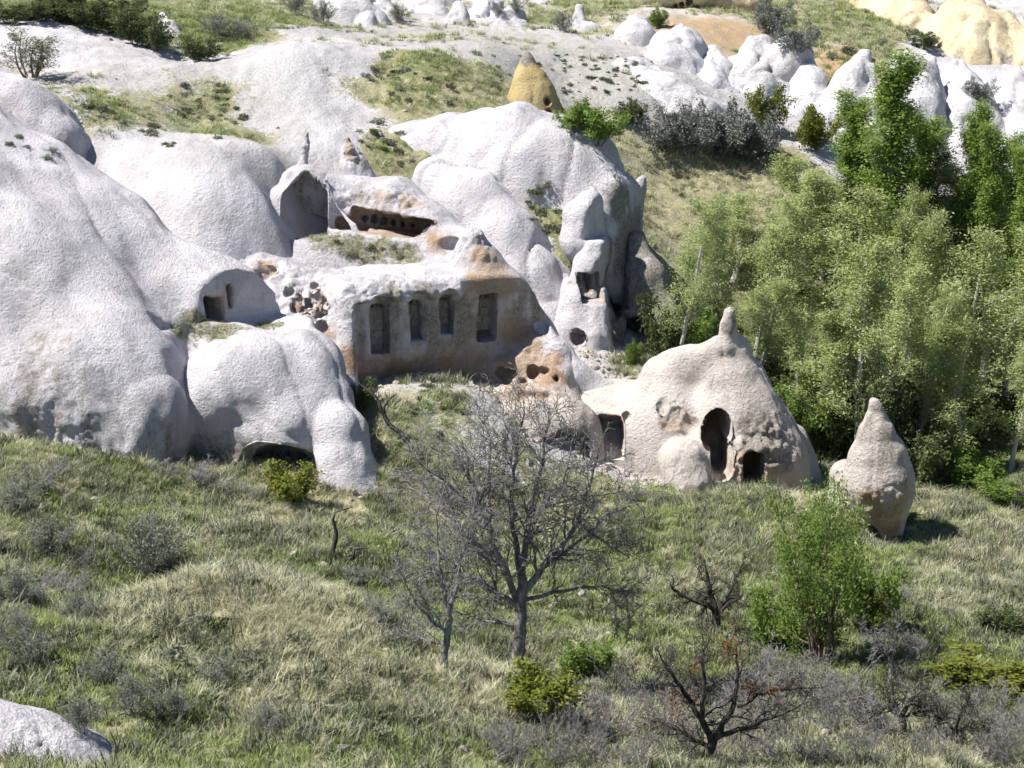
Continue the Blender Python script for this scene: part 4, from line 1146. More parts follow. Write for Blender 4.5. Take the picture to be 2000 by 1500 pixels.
# only ground and rocks are solid for placing
SOLID = {s.obj.name for s in ROCKS} | {'ground'}
def hand_tree(name, label, base_px, limbs, opt, seed, bark, depth=1.0, leaf=None, clumps=(), first=2, twigk=7):
    """a bare tree whose trunk and limbs follow the photograph; limbs: lists of (px, py, radius in metres)"""
    rng = RND(seed); b = CAST(*base_px); d0 = b[1]
    polys, tips = [], []
    for li, lb in enumerate(limbs):
        off = 0.0 if li == 0 else rng.uniform(-1, 1) * depth
        n = len(lb)
        ctl = np.array([P(x, y, d0 + off * (i / max(n - 1, 1))) for i, (x, y, r) in enumerate(lb)]); rr = np.array([q[2] for q in lb])
        t = np.linspace(0, n - 1, (n - 1) * 4 + 1)
        pts = np.stack([np.interp(t, np.arange(n), ctl[:, k]) for k in range(3)], 1)
        for _ in range(2): pts[1:-1] = (pts[:-2] + 2 * pts[1:-1] + pts[2:]) / 4
        L = np.linalg.norm(np.diff(pts, axis=0), axis=1).sum()
        pts[1:-1] += rng.normal(0, L * 0.008, (len(pts) - 2, 3))
        rad = np.interp(t, np.arange(n), rr)
        polys.append((pts - b, rad))
        if li == 0: continue
        for j in range(int(twigk * max(1, L / 2.0))):
            f = rng.uniform(0.12, 1.0); i = min(int(f * (len(pts) - 1)), len(pts) - 2)
            dd = pts[i + 1] - pts[i]; dd /= np.linalg.norm(dd) + 1e-9
            q = rng.normal(0, 1, 3); q -= dd * (q @ dd); q /= np.linalg.norm(q)
            an = math.radians(rng.uniform(28, 70)); cd = dd * math.cos(an) + q * math.sin(an)
            grow(rng, pts[i] - b, cd, opt['len'] * rng.uniform(0.5, 1.2) * (1 - 0.3 * f), max(rad[i] * 0.45, 0.012), first, opt, polys, tips)
    big = [q for q in polys if q[1][0] > 0.045]; small = [q for q in polys if q[1][0] <= 0.045]
    v1, f1 = tubes(big, 7); v2, f2 = tubes(small, 3)
    e = link(name, None, loc=b); tag(e, label, 'tree')
    link('trunk', mesh_np(name + '_trunk', v1, f1, True, bark), e); link('twigs', mesh_np(name + '_twigs', v2, f2, True, bark), e)
    for cx, cy, r in clumps:
        c = P(cx, cy, d0) - b; cc = rng.normal(0, 1, (45, 3)) * r * mpp(d0) * 0.5
        lv, lf, sh = leaves(rng, c + cc, 0.055)
        tag(link('leaf_clump', mesh_np('leaf_clump', lv, lf, False, leaf, {'shade': sh}), e), kind='stuff')
    return e
BARE = dict(levels=4, seg=[6, 6, 6, 5, 4], wander=[0.1, 0.14, 0.16, 0.2, 0.24], up=[0, 0, 0.02, 0.0, -0.01], kids=[6, 6, 6, 5], **{'from': [0.2, 0.15, 0.12, 0.12]},
            angle=[(30, 65)] * 4, ratio=[(0.4, 0.65)] * 4, short=0.3, rratio=0.6, taper=0.35, rmin=0.008, len=1.9)
hand_tree('walnut_tree', 'large bare grey tree in the middle foreground with a spreading crown', (1010,1318), [
 [(1010,1322,.24),(1014,1250,.19),(1017,1190,.17),(1020,1130,.15)],
 [(1015,1180,.11),(975,1080,.09),(940,1000,.07),(915,930,.045),(902,860,.02)],
 [(1019,1140,.11),(1005,1040,.08),(1000,960,.06),(1010,880,.04),(1022,780,.015)],
 [(1020,1130,.11),(1035,1020,.08),(1050,950,.06),(1066,860,.04),(1075,790,.015)],
 [(1020,1160,.12),(1080,1090,.09),(1130,1020,.07),(1150,950,.045),(1168,880,.02)],
 [(1018,1175,.07),(1100,1150,.05),(1180,1145,.035),(1240,1158,.015)],
 [(1060,1110,.06),(1130,1060,.05),(1190,1000,.035),(1235,985,.015)],
 [(1012,1185,.08),(930,1130,.06),(860,1110,.04),(790,1135,.015)],
 [(1012,1220,.06),(950,1215,.045),(890,1190,.03),(830,1205,.012)],
 [(985,1105,.07),(900,1040,.05),(850,980,.035),(795,950,.012)],
 [(940,1000,.06),(880,950,.04),(830,915,.02),(800,890,.012)],
 [(1130,1020,.05),(1180,1060,.035),(1230,1090,.015)],
 [(1035,1020,.05),(1090,960,.035),(1110,900,.02),(1125,830,.01)],
 [(960,1050,.05),(955,950,.035),(960,880,.02),(950,810,.01)]], BARE, 3, K_GREY, 1.7, twigk=9)
hand_tree('walnut_tree', 'smaller bare grey tree leaning left beside the large bare tree', (862,1310), [
 [(862,1314,.12),(870,1270,.10),(876,1220,.09),(880,1180,.08)],
 [(878,1200,.06),(860,1120,.045),(850,1050,.03),(858,960,.012)],
 [(880,1180,.06),(900,1110,.04),(915,1040,.025),(930,960,.012)],
 [(874,1240,.05),(830,1200,.035),(800,1160,.02),(780,1110,.01)],
 [(870,1260,.04),(830,1250,.03),(790,1230,.015)]], dict(BARE, len=1.5), 4, K_GREY, 0.9, twigk=8)
GN = dict(BARE, len=0.75, wander=[0.2, 0.25, 0.28, 0.3, 0.3], kids=[6, 6, 6, 4], rmin=0.006)
hand_tree('orchard_tree', 'gnarled bare black tree with a long left limb in front of the cone', (1398,1235), [
 [(1398,1238,.16),(1400,1205,.14),(1396,1185,.12)],
 [(1398,1190,.10),(1372,1180,.08),(1335,1165,.06),(1312,1150,.045),(1316,1130,.02)],
 [(1398,1190,.10),(1385,1150,.07),(1382,1125,.05),(1375,1095,.02)],
 [(1400,1195,.09),(1425,1160,.06),(1440,1120,.04),(1455,1095,.015)],
 [(1402,1200,.08),(1420,1180,.05),(1450,1165,.02)]], GN, 5, K_DARK, 0.5, twigk=12)
hand_tree('orchard_tree', 'gnarled dark tree with rusty leaf clumps at the bottom', (1378,1500), [
 [(1372,1520,.16),(1385,1470,.14),(1395,1440,.12)],
 [(1390,1450,.10),(1360,1390,.07),(1330,1340,.05),(1300,1300,.03),(1285,1270,.012)],
 [(1395,1440,.10),(1430,1390,.07),(1440,1330,.05),(1435,1280,.03),(1445,1240,.012)],
 [(1370,1410,.07),(1375,1340,.05),(1370,1290,.03),(1385,1250,.012)],
 [(1400,1440,.08),(1460,1420,.05),(1520,1400,.03),(1580,1370,.012)],
 [(1385,1460,.07),(1330,1430,.05),(1290,1410,.03),(1250,1400,.012)],
 [(1440,1380,.05),(1490,1350,.04),(1540,1345,.025),(1620,1340,.01)]], dict(GN, len=0.95), 6, K_DARK, 0.8, L_RUST, ((1418,1258,40),(1428,1275,26),(1358,1305,18),(1318,1360,24),(1320,1380,22),(1368,1365,24),(1515,1350,18),(1465,1340,16)), twigk=11)
hand_tree('orchard_tree', 'small gnarled black tree at the bottom right among grey brush', (1762,1445), [
 [(1760,1450,.12),(1764,1415,.11),(1760,1395,.10)],
 [(1760,1400,.08),(1735,1380,.06),(1705,1375,.04),(1685,1370,.015)],
 [(1762,1395,.08),(1775,1370,.055),(1800,1350,.035),(1815,1335,.012)],
 [(1758,1395,.06),(1745,1360,.04),(1740,1330,.02),(1745,1310,.01)],
 [(1764,1405,.06),(1790,1390,.04),(1830,1388,.02)]], GN, 7, K_DARK, 0.5, twigk=13)
hand_tree('orchard_tree', 'small gnarled dark tree nearest the lower right corner', (1868,1460), [
 [(1868,1465,.10),(1868,1440,.09),(1864,1420,.08)],
 [(1864,1425,.06),(1845,1405,.045),(1822,1400,.02)],
 [(1866,1420,.06),(1875,1395,.045),(1890,1370,.03),(1895,1350,.012)],
 [(1866,1430,.05),(1895,1420,.035),(1925,1425,.012)]], GN, 8, K_DARK, 0.4, twigk=13)
hand_tree('orchard_tree', 'small round grey twiggy tree below the leafy green shrub', (1742,1332), [
 [(1742,1336,.09),(1740,1310,.08),(1742,1290,.07)],
 [(1742,1295,.06),(1725,1265,.04),(1705,1240,.02),(1690,1225,.01)],
 [(1742,1290,.06),(1745,1255,.04),(1755,1220,.015)],
 [(1742,1300,.06),(1765,1290,.045),(1785,1280,.03),(1800,1250,.012)]], dict(GN, len=0.9), 9, K_GREY, 0.5, twigk=16)
plant('gnarl2', 'bare_tree', 'pale bare tree at the right edge below the grove', 'tree', 2005, 1060, 820, 260, woodname='trunk', rz=1.0)
plant('winter_tree', 'bare_bush', 'leafless brown bush standing alone on the white shoulder, upper left', 'bush', 62, 150, 38, 140)
plant('green_shrub', 'leafy_shrub', 'tall bright green leafy shrub in front of the pear shaped rock', 'shrub', 1605, 1300, 915, 235)
plant('small_shrub', 'leafy_shrub', 'dark green leafy bush on the right flank of the tall green shrub', 'shrub', 1700, 1240, 1080, 130)
plant('small_shrub', 'leafy_shrub', 'green leafy bush on the left flank of the tall green shrub', 'shrub', 1520, 1270, 1120, 130)
plant('small_shrub', 'sapling', 'small dark green sapling beside the trunk of the large bare tree', 'sapling', 1150, 1330, 1245, 120)
plant('yellow_shrub', 'leafy_shrub', 'bright yellow green bush under the arched overhang at the left', 'shrub', 572, 985, 905, 100)
plant('yellow_shrub', 'leafy_shrub', 'small yellow green bush right of the trunk of the large bare tree', 'shrub', 1060, 1400, 1310, 160)
plant('grey_shrub', 'bush', 'grey green twiggy bush on the grassy slope left of the mound crest', 'bush', 300, 1130, 1010, 160)
plant('grey_shrub', 'bush', 'grey rounded bush in the lower left grass', 'bush', 265, 1400, 1310, 110)
plant('small_shrub', 'leafy_shrub', 'bright green bush right of the yellow cone', 'shrub', 1165, 280, 192, 110)
plant('small_shrub', 'leafy_shrub', 'second bright green bush, right behind the yellow cone', 'shrub', 1120, 255, 198, 60)
plant('dark_shrub', 'bush', 'dark reddish bush between the green bush and the grey thicket', 'bush', 1238, 240, 190, 60)
for i, (px, by, ty, w) in enumerate(((1300,290,225,110),(1345,300,190,130),(1400,305,185,150),(1450,310,195,130),(1480,312,220,90),(1330,250,200,80))):
    names = ['leftmost low bush of the grey thicket behind the grove', 'second bush from the left of the grey thicket behind the grove', 'tallest bush in the middle of the grey thicket behind the grove', 'bush right of the tallest one in the grey thicket behind the grove', 'rightmost bush of the grey thicket behind the grove', 'bush at the back of the grey thicket behind the grove']
    plant('silver_shrub', 'bush', names[i], 'bush', px, by, ty, w, group='grey thicket behind the grove', seed=i)
plant('silver_shrub', 'bush', 'round silver grey bush on the white rock face at the right', 'bush', 1912, 195, 145, 64)
plant('silver_shrub', 'bush', 'tall silver grey bush left of the ochre cliff at the top', 'bush', 1508, 65, -12, 80)
plant('silver_shrub', 'bush', 'silver grey bush below the tall grey one at the top', 'bush', 1560, 100, 35, 90)
plant('dark_shrub', 'bush', 'dark brown green bush on the pale yellow cliff path', 'bush', 1800, 95, 60, 60)
plant('yellow_shrub', 'leafy_shrub', 'pale yellow green young tree above the grey thicket', 'shrub', 1490, 250, 165, 70)
plant('yellow_shrub', 'leafy_shrub', 'yellow green low shrub left of the small poplar', 'shrub', 1595, 290, 205, 80)
plant('small_shrub', 'leafy_shrub', 'green sapling on the sandy bank at the top', 'sapling', 1287, 55, 12, 40)
for i, (px, by, ty, w) in enumerate(((20,45,0,90),(80,40,0,100),(150,45,-5,100),(210,62,5,90),(265,85,15,90),(300,100,35,60),(120,25,-30,100),(240,40,-10,90))):
    lab = ['leftmost dark shrub of the thicket in the upper left corner', 'second dark shrub from the left in the upper left thicket', 'third dark shrub from the left in the upper left thicket', 'fourth dark shrub from the left in the upper left thicket',
           'fifth dark shrub from the left in the upper left thicket', 'dark shrub right beside the white blade of rock', 'dark shrub at the back left of the upper left thicket', 'dark shrub at the back right of the upper left thicket'][i]
    plant('dark_shrub', 'bush', lab, 'bush', px, by, ty, w, group='dark thicket in the upper left corner', seed=i)
plant('dark_shrub', 'bush', 'dark green bush in the hollow right of the white blade of rock', 'bush', 385, 122, 65, 70)
for px, by, ty, w, lab in ((420,70,25,70,'grey green bush on the slope right of the smooth boulder, upper left'),(470,75,35,80,'wide grey green bush below the path at the top'),(575,28,-20,60,'round leafy bush at the top left of the white bulge'),(630,45,0,60,'bare twiggy bush at the top before the white bulge'),(780,45,5,60,'grey bush above the white rock spur at the top'),(1010,25,-5,40,'green bush on the jagged white outcrop at the top'),(1098,60,20,50,'olive bush left of the pointed white rock'),(970,30,5,30,'small green bush on the jagged white outcrop')):
    plant('grey_shrub', 'bush', lab, 'bush', px, by, ty, w)
# understorey of the grove and the hollow behind the cone
for px, d, ty, w, k, lab in ((1300,82.5,570,100,'dark_shrub','dark ivy bush between the shaded dwelling and the cone'),(1355,83,600,100,'small_shrub','green bush under the slender young aspen'),(1560,80,720,140,'small_shrub','green bush behind the right shoulder of the cone'),(1620,80,760,130,'dark_shrub','dark bush in the shade left of the pear shaped rock'),
        (1800,78,830,140,'dark_shrub','dark undergrowth bush right of the pear shaped rock'),(1880,79,850,150,'small_shrub','green undergrowth bush at the foot of the grove, right side'),(1960,76,930,130,'small_shrub','low green bush at the right edge under the bare tree'),(1240,80.5,660,40,'small_shrub','small green conifer seedling in the shaded hollow'),
        (1985,60,1180,110,'dark_shrub','dark olive bush at the right edge of the meadow'),(1940,54.5,1280,200,'yellow_shrub','bright green patch of bush at the lower right'),(1780,71.5,1000,60,'dark_shrub','dark low bush in the shadow right of the pear shaped rock'),(1690,79,720,140,'dark_shrub','dark bush behind the top of the pear shaped rock'),(1750,82,680,170,'dark_shrub','shadowy bush at the base of the straight white trunk'),
        (1480,82,700,150,'dark_shrub','dark bush in the shade behind the stone finger'),(1850,84,760,180,'dark_shrub','dark bush deep in the grove at the right'),(1950,86,740,180,'dark_shrub','dark bush deep in the grove near the right edge')):
    place(k, 'bush', lab, 'bush', px, d, ty, w, woodname='stems', crownname='foliage')
plant('dark_shrub', 'bush', 'black green bush below the left end of the carved front', 'bush', 712, 800, 740, 60)
# grey brush along the bottom right
rngb = RND(5)
BR = [(1010,1500),(1080,1490),(1150,1480),(1200,1420),(1230,1500),(1290,1440),(1330,1390),(1420,1420),(1470,1490),(1490,1400),(1540,1440),(1580,1390),(1600,1490),(1640,1430),(1670,1380),(1690,1490),(1720,1440),(1790,1400),(1820,1490),(1890,1440),(1930,1490),(1960,1430),(1990,1500),(1560,1350),(1450,1350),(1260,1360),(1120,1430),(1350,1480)]
for i, (px, py) in enumerate(BR):
    b = CAST(px, py)
    place('twig%d' % (i % 4), 'brush', 'tangled bare grey brush along the bottom right', 'brush', px, b[1], None, rngb.uniform(120, 190), height=rngb.uniform(1.2, 1.9), group='bare grey brush along the bottom right', base=b, woodname='twigs', seed=i)
for i, (px, py, w, h) in enumerate(((60,1180,110,0.9),(110,1160,130,0.9),(150,1110,120,0.8),(30,1250,120,0.9),(370,935,110,0.7),(430,950,120,0.7),(480,965,110,0.6),(330,930,90,0.6),(1750,1170,120,1.1),(60,950,120,0.9),(120,930,100,0.8))):
    b = CAST(px, py)
    place('twig%d' % (i % 4), 'brush', 'low tangle of dead grey brown stems on the left slope' if px < 1000 else 'grey twiggy bush right of the tall green shrub', 'brush', px, b[1], None, w, height=h, group='dead stems on the left slope' if px < 1000 else None, base=b, woodname='twigs', seed=i)

for i, (px, py, w, h) in enumerate(((40,1000,110,1.0),(95,1075,120,1.0),(30,1185,130,1.1),(150,1215,100,0.8),(60,1300,110,0.9),(200,1335,110,0.8),(340,1405,100,0.8),(430,1330,90,0.6),(520,1430,100,0.7),(160,1430,100,0.8),(690,1140,90,0.6),(740,1215,100,0.7))):
    b = CAST(px, py)
    place('grey_shrub', 'bush', 'low grey green twiggy bush in the grass of the left bank', 'bush', px, b[1], None, w, height=h, group='low bushes on the left bank', base=b, woodname='stems', crownname='foliage', seed=i)

# blackened snags
def snag(label, pts, radii, mat=K_DARK):
    w = np.array([P(*p) for p in pts]); base = w[0].copy()
    polys = [(w - base, np.array(radii))]
    v, f = tubes(polys, 6)
    o = link('dead_branch', mesh_np('dead_branch', v, f, True, mat), loc=base); tag(o, label, 'branch'); return o
b = CAST(648,1092); d = b[1]
snag('black crooked dead branch rising from the grass left of the bare trees', [(636,1096,d),(650,1075,d),(658,1045,d-.1),(650,1015,d),(655,1000,d),(690,990,d+.2)], [.10,.09,.07,.06,.03,.015])
snag('black dead log lying beside the crooked branch', [(640,1094,d),(668,1095,d-.3),(690,1090,d-.4),(692,1072,d-.4),(715,1070,d-.3)], [.08,.07,.07,.06,.03])
b = CAST(760,860); d = b[1]
snag('charred forked dead branch below the carved front', [(790,850,d),(760,830,d),(745,800,d),(735,775,d+.1),(700,748,d+.4)], [.10,.09,.08,.05,.03])
snag('dark dead twig pointing up right below the carved front', [(752,820,d),(750,795,d),(760,780,d),(775,768,d)], [.06,.05,.04,.02])

# small cushions of scrub dotted over the pale slopes
def cushion(key, seed, leaf, n=260, flat=0.55):
    rng = RND(seed)
    a = rng.normal(0, 1, (n, 3)); a /= np.linalg.norm(a, axis=1, keepdims=True); a[:, 2] = np.abs(a[:, 2]) * flat
    a[:, :2] *= np.array([1.0, rng.uniform(0.6, 0.9)])
    c = a * rng.uniform(0.35, 1.0, (n, 1)) * (1 + 0.42 * vnoise(a[:, 0] * 2 + seed, a[:, 1] * 2, a[:, 2] * 2)[:, None])
    v, f, sh = leaves(rng, c, 0.14, 0.6)
    KIT[key] = mesh_np(key, v, f, False, leaf, {'shade': sh})
for i in range(3): cushion('cushion%d' % i, 300 + i, L_SAGE)
cushion('cushion3', 310, L_GREY); cushion('cushion4', 311, L_DARK)
def region(rng, cx, cy, rx, ry, n, ang=0.0):
    out = []
    for _ in range(n):
        a = rng.uniform(0, 6.283); r = math.sqrt(rng.uniform(0, 1))
        x, y = rx * r * math.cos(a), ry * r * math.sin(a); t = math.radians(ang)
        out.append((cx + x * math.cos(t) - y * math.sin(t), cy + x * math.sin(t) + y * math.cos(t)))
    return out
rngc = RND(77)
SPOTS = [  # centre, half axes in the photograph, how many, tilt, radius range in metres, label
 ((1110,150,160,55,90,0),(.10,.34),'small dark scrub cushion dotting the bare slope behind the yellow cone','scrub dotting the bare slope behind the yellow cone'),
 ((400,210,90,50,26,30),(.15,.36),'low scrub cushion in the gravelly gully on the white slope, upper left','scrub in the gully, upper left'),
 ((250,240,110,18,14,25),(.2,.4),'low scrub cushion on the grassy rim above the left ridge','scrub on the rim above the left ridge'),
 ((810,170,110,45,18,5),(.18,.4),'scrub cushion on the grassy patch left of the yellow cone','scrub on the grassy patch left of the yellow cone'),
 ((760,290,70,40,14,35),(.18,.45),'scrub cushion on the strip behind the broken pyramid stone','scrub behind the broken pyramid stone'),
 ((1080,430,40,90,20,-25),(.15,.38),'scrub cushion on the grassy strip beside the pinnacles','scrub on the strip beside the pinnacles'),
 ((60,290,60,20,6,15),(.2,.34),'scrub cushion on the pebbly patch at the left edge','scrub on the pebbly patch at the left edge'),
 ((1700,90,110,40,14,0),(.3,.6),'scrub cushion on the grassy gully slope at the top right','scrub on the gully slope, top right'),
 ((1330,350,80,40,8,15),(.2,.4),'scrub cushion on the pale bank left of the grove','scrub on the pale bank left of the grove'),
 ((720,485,90,22,10,8),(.15,.3),'green tuft on the ledge before the upper chamber','tufts on the ledge before the upper chamber'),
 ((300,1280,300,150,46,0),(.22,.55),'grey green cushion plant in the grass of the lower left slope','cushion plants in the lower left grass'),
 ((620,1400,260,90,26,10),(.2,.5),'grey green cushion plant in the foreground grass left of the brush','cushion plants in the foreground grass'),
 ((90,1080,120,80,16,0),(.3,.6),'shrubby cushion on the steep bank at the left edge','cushions on the bank at the left edge'),
 ((1300,1080,120,90,12,0),(.2,.4),'grey cushion plant in the pale grass before the cone','cushion plants before the cone'),
 ((840,800,70,50,12,10),(.18,.36),'scrub cushion on the mound below the carved front','scrub on the mound below the carved front'),
]
for (cx, cy, rx, ry, n, an), (r0, r1), lab, grp in SPOTS:
    for px, py in region(rngc, cx, cy, rx, ry, n, an):
        b = CAST(px, py); s = rngc.uniform(r0, r1)
        if CAST.name.startswith(('fairy', 'cave_dwelling')) and 'upper chamber' not in lab: continue
        k = rngc.choice([0, 1, 2, 3, 4])
        o = link('scrub_cushion', KIT['cushion%d' % k], loc=b - np.array([0, 0, 0.03]), rot=(0, 0, rngc.uniform(0, 6.28)), scale=(s, s, s * rngc.uniform(0.8, 1.2)))
        tag(o, lab, 'scrub', grp)
print('plants', round(time.time() - T0, 1))
# ------------------------------------------------------------------ grass (uncountable): tufts instanced on the ground
def tuft_mesh(key, seed, blades, hgt, lean, wid, spread):
    rng = RND(seed)
    an = rng.uniform(0, 6.283, blades); r = spread * np.sqrt(rng.uniform(0, 1, blades))
    b = np.stack([np.cos(an) * r, np.sin(an) * r, np.zeros(blades) - 0.03], 1)
    la = rng.uniform(0, 6.283, blades); h = hgt * rng.uniform(0.5, 1.15, blades); le = lean * rng.uniform(0.2, 1.2, blades) * h
    mid = b + np.stack([np.cos(la) * le * 0.35, np.sin(la) * le * 0.35, h * 0.6], 1)
    tip = b + np.stack([np.cos(la) * le, np.sin(la) * le, h], 1)
    w = np.stack([-np.sin(la), np.cos(la), np.zeros(blades)], 1) * wid
    v = np.stack([b - w, b + w, mid + w * 0.7, mid - w * 0.7, tip], 1).reshape(-1, 3)
    i = np.arange(blades)[:, None] * 5
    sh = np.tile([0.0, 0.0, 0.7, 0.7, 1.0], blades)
    me = mesh_np(key, v, [i + np.array([[0, 1, 2, 3]]), i + np.array([[3, 2, 4]])], False, M_TUFT, {'shade': sh})
    return bpy.data.objects.new(key, me)       # a pattern for the instances below, not placed in the scene itself

def instanced(name, label, cat, pts, rot, scl, tint, src):
    me = bpy.data.meshes.new(name)
    me.vertices.add(len(pts)); me.vertices.foreach_set('co', np.asarray(pts, np.float32).ravel())
    for k, v, t, key in (('rot', rot, 'FLOAT_VECTOR', 'vector'), ('scl', scl, 'FLOAT_VECTOR', 'vector'), ('tint', tint, 'FLOAT_COLOR', 'color')):
        a = me.attributes.new(k, t, 'POINT'); a.data.foreach_set(key, np.asarray(v, np.float32).ravel())
    me.update()
    o = link(name, me); tag(o, label, cat, kind='stuff')
    ng = bpy.data.node_groups.new(name, 'GeometryNodeTree')
    ng.interface.new_socket('Geometry', in_out='INPUT', socket_type='NodeSocketGeometry')
    ng.interface.new_socket('Geometry', in_out='OUTPUT', socket_type='NodeSocketGeometry')
    N = ng.nodes; L = ng.links
    gi, go = N.new('NodeGroupInput'), N.new('NodeGroupOutput')
    iop = N.new('GeometryNodeInstanceOnPoints')
    m2p = N.new('GeometryNodeMeshToPoints')
    L.new(gi.outputs[0], m2p.inputs[0]); L.new(m2p.outputs[0], iop.inputs['Points'])
    join = N.new('GeometryNodeJoinGeometry')
    for s in src:
        oi = N.new('GeometryNodeObjectInfo'); oi.inputs['Object'].default_value = s
        g2 = N.new('GeometryNodeGeometryToInstance')
        L.new(oi.outputs['Geometry'], g2.inputs[0]); L.new(g2.outputs[0], join.inputs[0])
    L.new(join.outputs[0], iop.inputs['Instance']); iop.inputs['Pick Instance'].default_value = True
    rv = N.new('FunctionNodeRandomValue'); rv.data_type = 'INT'
    rv.inputs['Min'].default_value = 0; rv.inputs['Max'].default_value = len(src) - 1
    out_i = [x for x in rv.outputs if x.type == 'INT'][0]
    for sck in rv.inputs:
        if sck.type == 'INT' and sck.name == 'Max': sck.default_value = len(src) - 1
        if sck.type == 'INT' and sck.name == 'Min': sck.default_value = 0
    L.new(out_i, iop.inputs['Instance Index'])
    for nm, sock in (('rot', 'Rotation'), ('scl', 'Scale')):
        at = N.new('GeometryNodeInputNamedAttribute'); at.data_type = 'FLOAT_VECTOR'; at.inputs['Name'].default_value = nm
        L.new(at.outputs['Attribute'], iop.inputs[sock])
    L.new(iop.outputs[0], go.inputs[0])
    md = o.modifiers.new('grass', 'NODES'); md.node_group = ng
    return o

def inside_rock(p, margin=0.0):
    bad = np.zeros(len(p), bool)
    for r in ROCKS:
        m = np.nonzero(((p > r.lo - 0.3) & (p < r.hi + 0.3)).all(1))[0]
        if len(m): bad[m] |= r.eval(p[m]) < margin
    return bad

def scatter_ground(rng, n, d0, d1):
    d = np.sqrt(rng.uniform(d0 * d0, d1 * d1, n)); x = rng.uniform(-0.31, 0.31, n) * d
    z = H(x, d); return np.stack([x, d, z], 1)

rg = RND(11)
def cover(p):
    g = H(p[:, 0], p[:, 1], GGRID)
    return g + 0.35 * fbm(p * np.array([1, 1, 0]), 0.9, 3, 0.5, 2.0) + 0.2 * fbm(p * np.array([1, 1, 0]), 3.0, 2, 0.5, 6.0)
DGRID = _C[:, 1].reshape(HGRID.shape)
def dryness(p):
    return H(p[:, 0], p[:, 1], DGRID) + 0.28 * fbm(p * np.array([1, 1, 0]), 0.35, 3, 0.5, 8.0) + 0.2 * fbm(p * np.array([1, 1, 0]), 1.6, 2, 0.5, 12.0)

def colours(rng, n, a, b, jit=0.12):
    t = rng.uniform(0, 1, (n, 1)); c = np.array(a) * (1 - t) + np.array(b) * t
    c = c * (1 + rng.normal(0, jit, (n, 1)))
    return np.concatenate([np.clip(c, 0.01, 1), np.ones((n, 1))], 1)

T_GREEN = [tuft_mesh('green_tuft_a', 1, 18, 0.20, 1.0, 0.012, 0.20), tuft_mesh('green_tuft_b', 2, 16, 0.26, 1.1, 0.012, 0.22)]
T_DRY = [tuft_mesh('dry_tuft_a', 3, 16, 0.34, 1.3, 0.009, 0.18), tuft_mesh('dry_tuft_b', 4, 14, 0.46, 1.5, 0.009, 0.20)]
T_SCRUB = [tuft_mesh('scrub_tuft_a', 5, 30, 0.26, 0.8, 0.014, 0.22), tuft_mesh('scrub_tuft_b', 6, 26, 0.34, 0.9, 0.014, 0.26)]
def lay(name, label, cat, p, ca, cb, smin_, smax, src, nrock=0):
    n = len(p)
    rot = np.stack([rg.normal(0, 0.15, n), rg.normal(0, 0.15, n), rg.uniform(0, 6.283, n)], 1)
    s = rg.uniform(smin_, smax, (n, 1)) * np.ones((1, 3)); s[:, 2] *= rg.uniform(0.7, 1.2, n)
    s[n - nrock:] *= 0.5
    if name == 'low_scrub': s *= np.where(p[:, 1] > 82, 0.5, 1.0)[:, None]
    far = 1 + 0.35 * np.clip((p[:, 1] - 80) / 40, 0, 1); s *= far[:, None]
    return instanced(name, label, cat, p, rot, s, colours(rg, n, ca, cb), src)

P1 = np.concatenate([scatter_ground(rg, 95000, 36, 82), scatter_ground(rg, 50000, 82, 145)])
cv = cover(P1); dr = dryness(P1); keep = (cv > 0.66) & ~inside_rock(P1)
P1, cv, dr = P1[keep], cv[keep], dr[keep]
sel = dr + rg.normal(0, 0.18, len(dr))
pg, pd = P1[sel < 0.58], P1[sel >= 0.58]
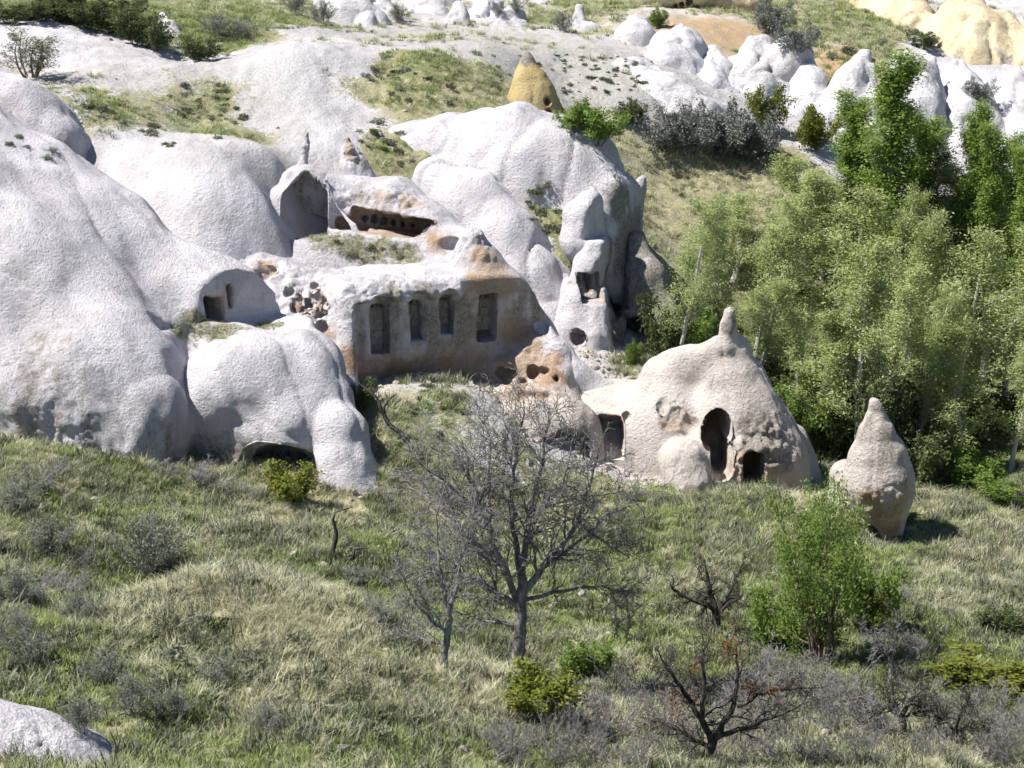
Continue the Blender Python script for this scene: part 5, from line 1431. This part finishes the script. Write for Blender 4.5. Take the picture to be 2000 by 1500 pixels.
# grass on soil pockets of the rocks
extra = []
for r in ROCKS:
    m = np.nonzero((r.tint[:, 2] > 0.38) & (r.n[:, 2] > 0.25))[0]
    if len(m): extra.append(r.v[rg.choice(m, min(len(m), int(len(m) * 0.22)))])
if extra:
    ex = np.concatenate(extra); h = len(ex) // 2
    pg = np.concatenate([pg, ex[:h]]); pd = np.concatenate([pd, ex[h:]])
nx = len(ex) - h
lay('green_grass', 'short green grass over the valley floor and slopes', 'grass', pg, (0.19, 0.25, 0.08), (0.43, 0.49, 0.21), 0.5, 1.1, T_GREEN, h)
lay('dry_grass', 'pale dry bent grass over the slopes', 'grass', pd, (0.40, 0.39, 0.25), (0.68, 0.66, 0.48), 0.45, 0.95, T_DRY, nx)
P2 = np.concatenate([scatter_ground(rg, 10000, 36, 82), scatter_ground(rg, 5000, 82, 140)])
cv = cover(P2) + 0.4 * fbm(P2 * np.array([1, 1, 0]), 0.5, 2, 0.5, 30.0)
P2 = P2[(cv > 0.75) & ~inside_rock(P2)]
lay('low_scrub', 'grey green low herbs and scrub growing through the grass', 'ground cover', P2, (0.10, 0.12, 0.06), (0.30, 0.30, 0.24), 0.8, 1.7, T_SCRUB)
# fallen stones round the feet of the rocks and on the bare banks
def stone(key, seed):
    rng = RND(seed); import bmesh as bm_
    b = bm_.new(); bm_.ops.create_icosphere(b, subdivisions=1, radius=1.0)
    for v in b.verts: v.co *= rng.uniform(0.65, 1.15); v.co.z *= 0.7
    me = bpy.data.meshes.new(key); b.to_mesh(me); b.free(); me.materials.append(M_STONE)
    return bpy.data.objects.new(key, me)
M_STONE = rock_material('loose_stone', (0.46, 0.43, 0.40), (0.34, 0.315, 0.29), 0.3, 1.5)
ps = np.concatenate([scatter_ground(rg, 60000, 60, 84), scatter_ground(rg, 9000, 84, 120), scatter_ground(rg, 3000, 36, 62)])
nearrock = inside_rock(ps, 0.55) & ~inside_rock(ps, 0.0)
lowg = (H(ps[:, 0], ps[:, 1], GGRID) < 0.6) & (rg.uniform(0, 1, len(ps)) < 0.08) & ~inside_rock(ps) & (H(ps[:, 0], ps[:, 1], GGRID) > 0.12)
ps = ps[nearrock | lowg | ((ps[:, 1] < 62) & (rg.uniform(0, 1, len(ps)) < 0.25))]
_pu, _pv, _ = pix(ps); ps = ps[~((_pu > 430) & (_pu < 640) & (ps[:, 1] > 78) & (ps[:, 1] < 90))]
n = len(ps); sc_ = 0.03 + 0.20 * rg.uniform(0, 1, (n, 1)) ** 6
instanced('loose_stones', 'loose pale stones scattered at the feet of the rocks', 'stones', ps, rg.uniform(0, 6.28, (n, 3)), sc_ * rg.uniform(0.7, 1.3, (n, 3)), colours(rg, n, (.5, .5, .5), (.5, .5, .5)), [stone('stone_a', 1), stone('stone_b', 2), stone('stone_c', 3)])
print('grass', len(pg), len(pd), len(P2), round(time.time() - T0, 1))
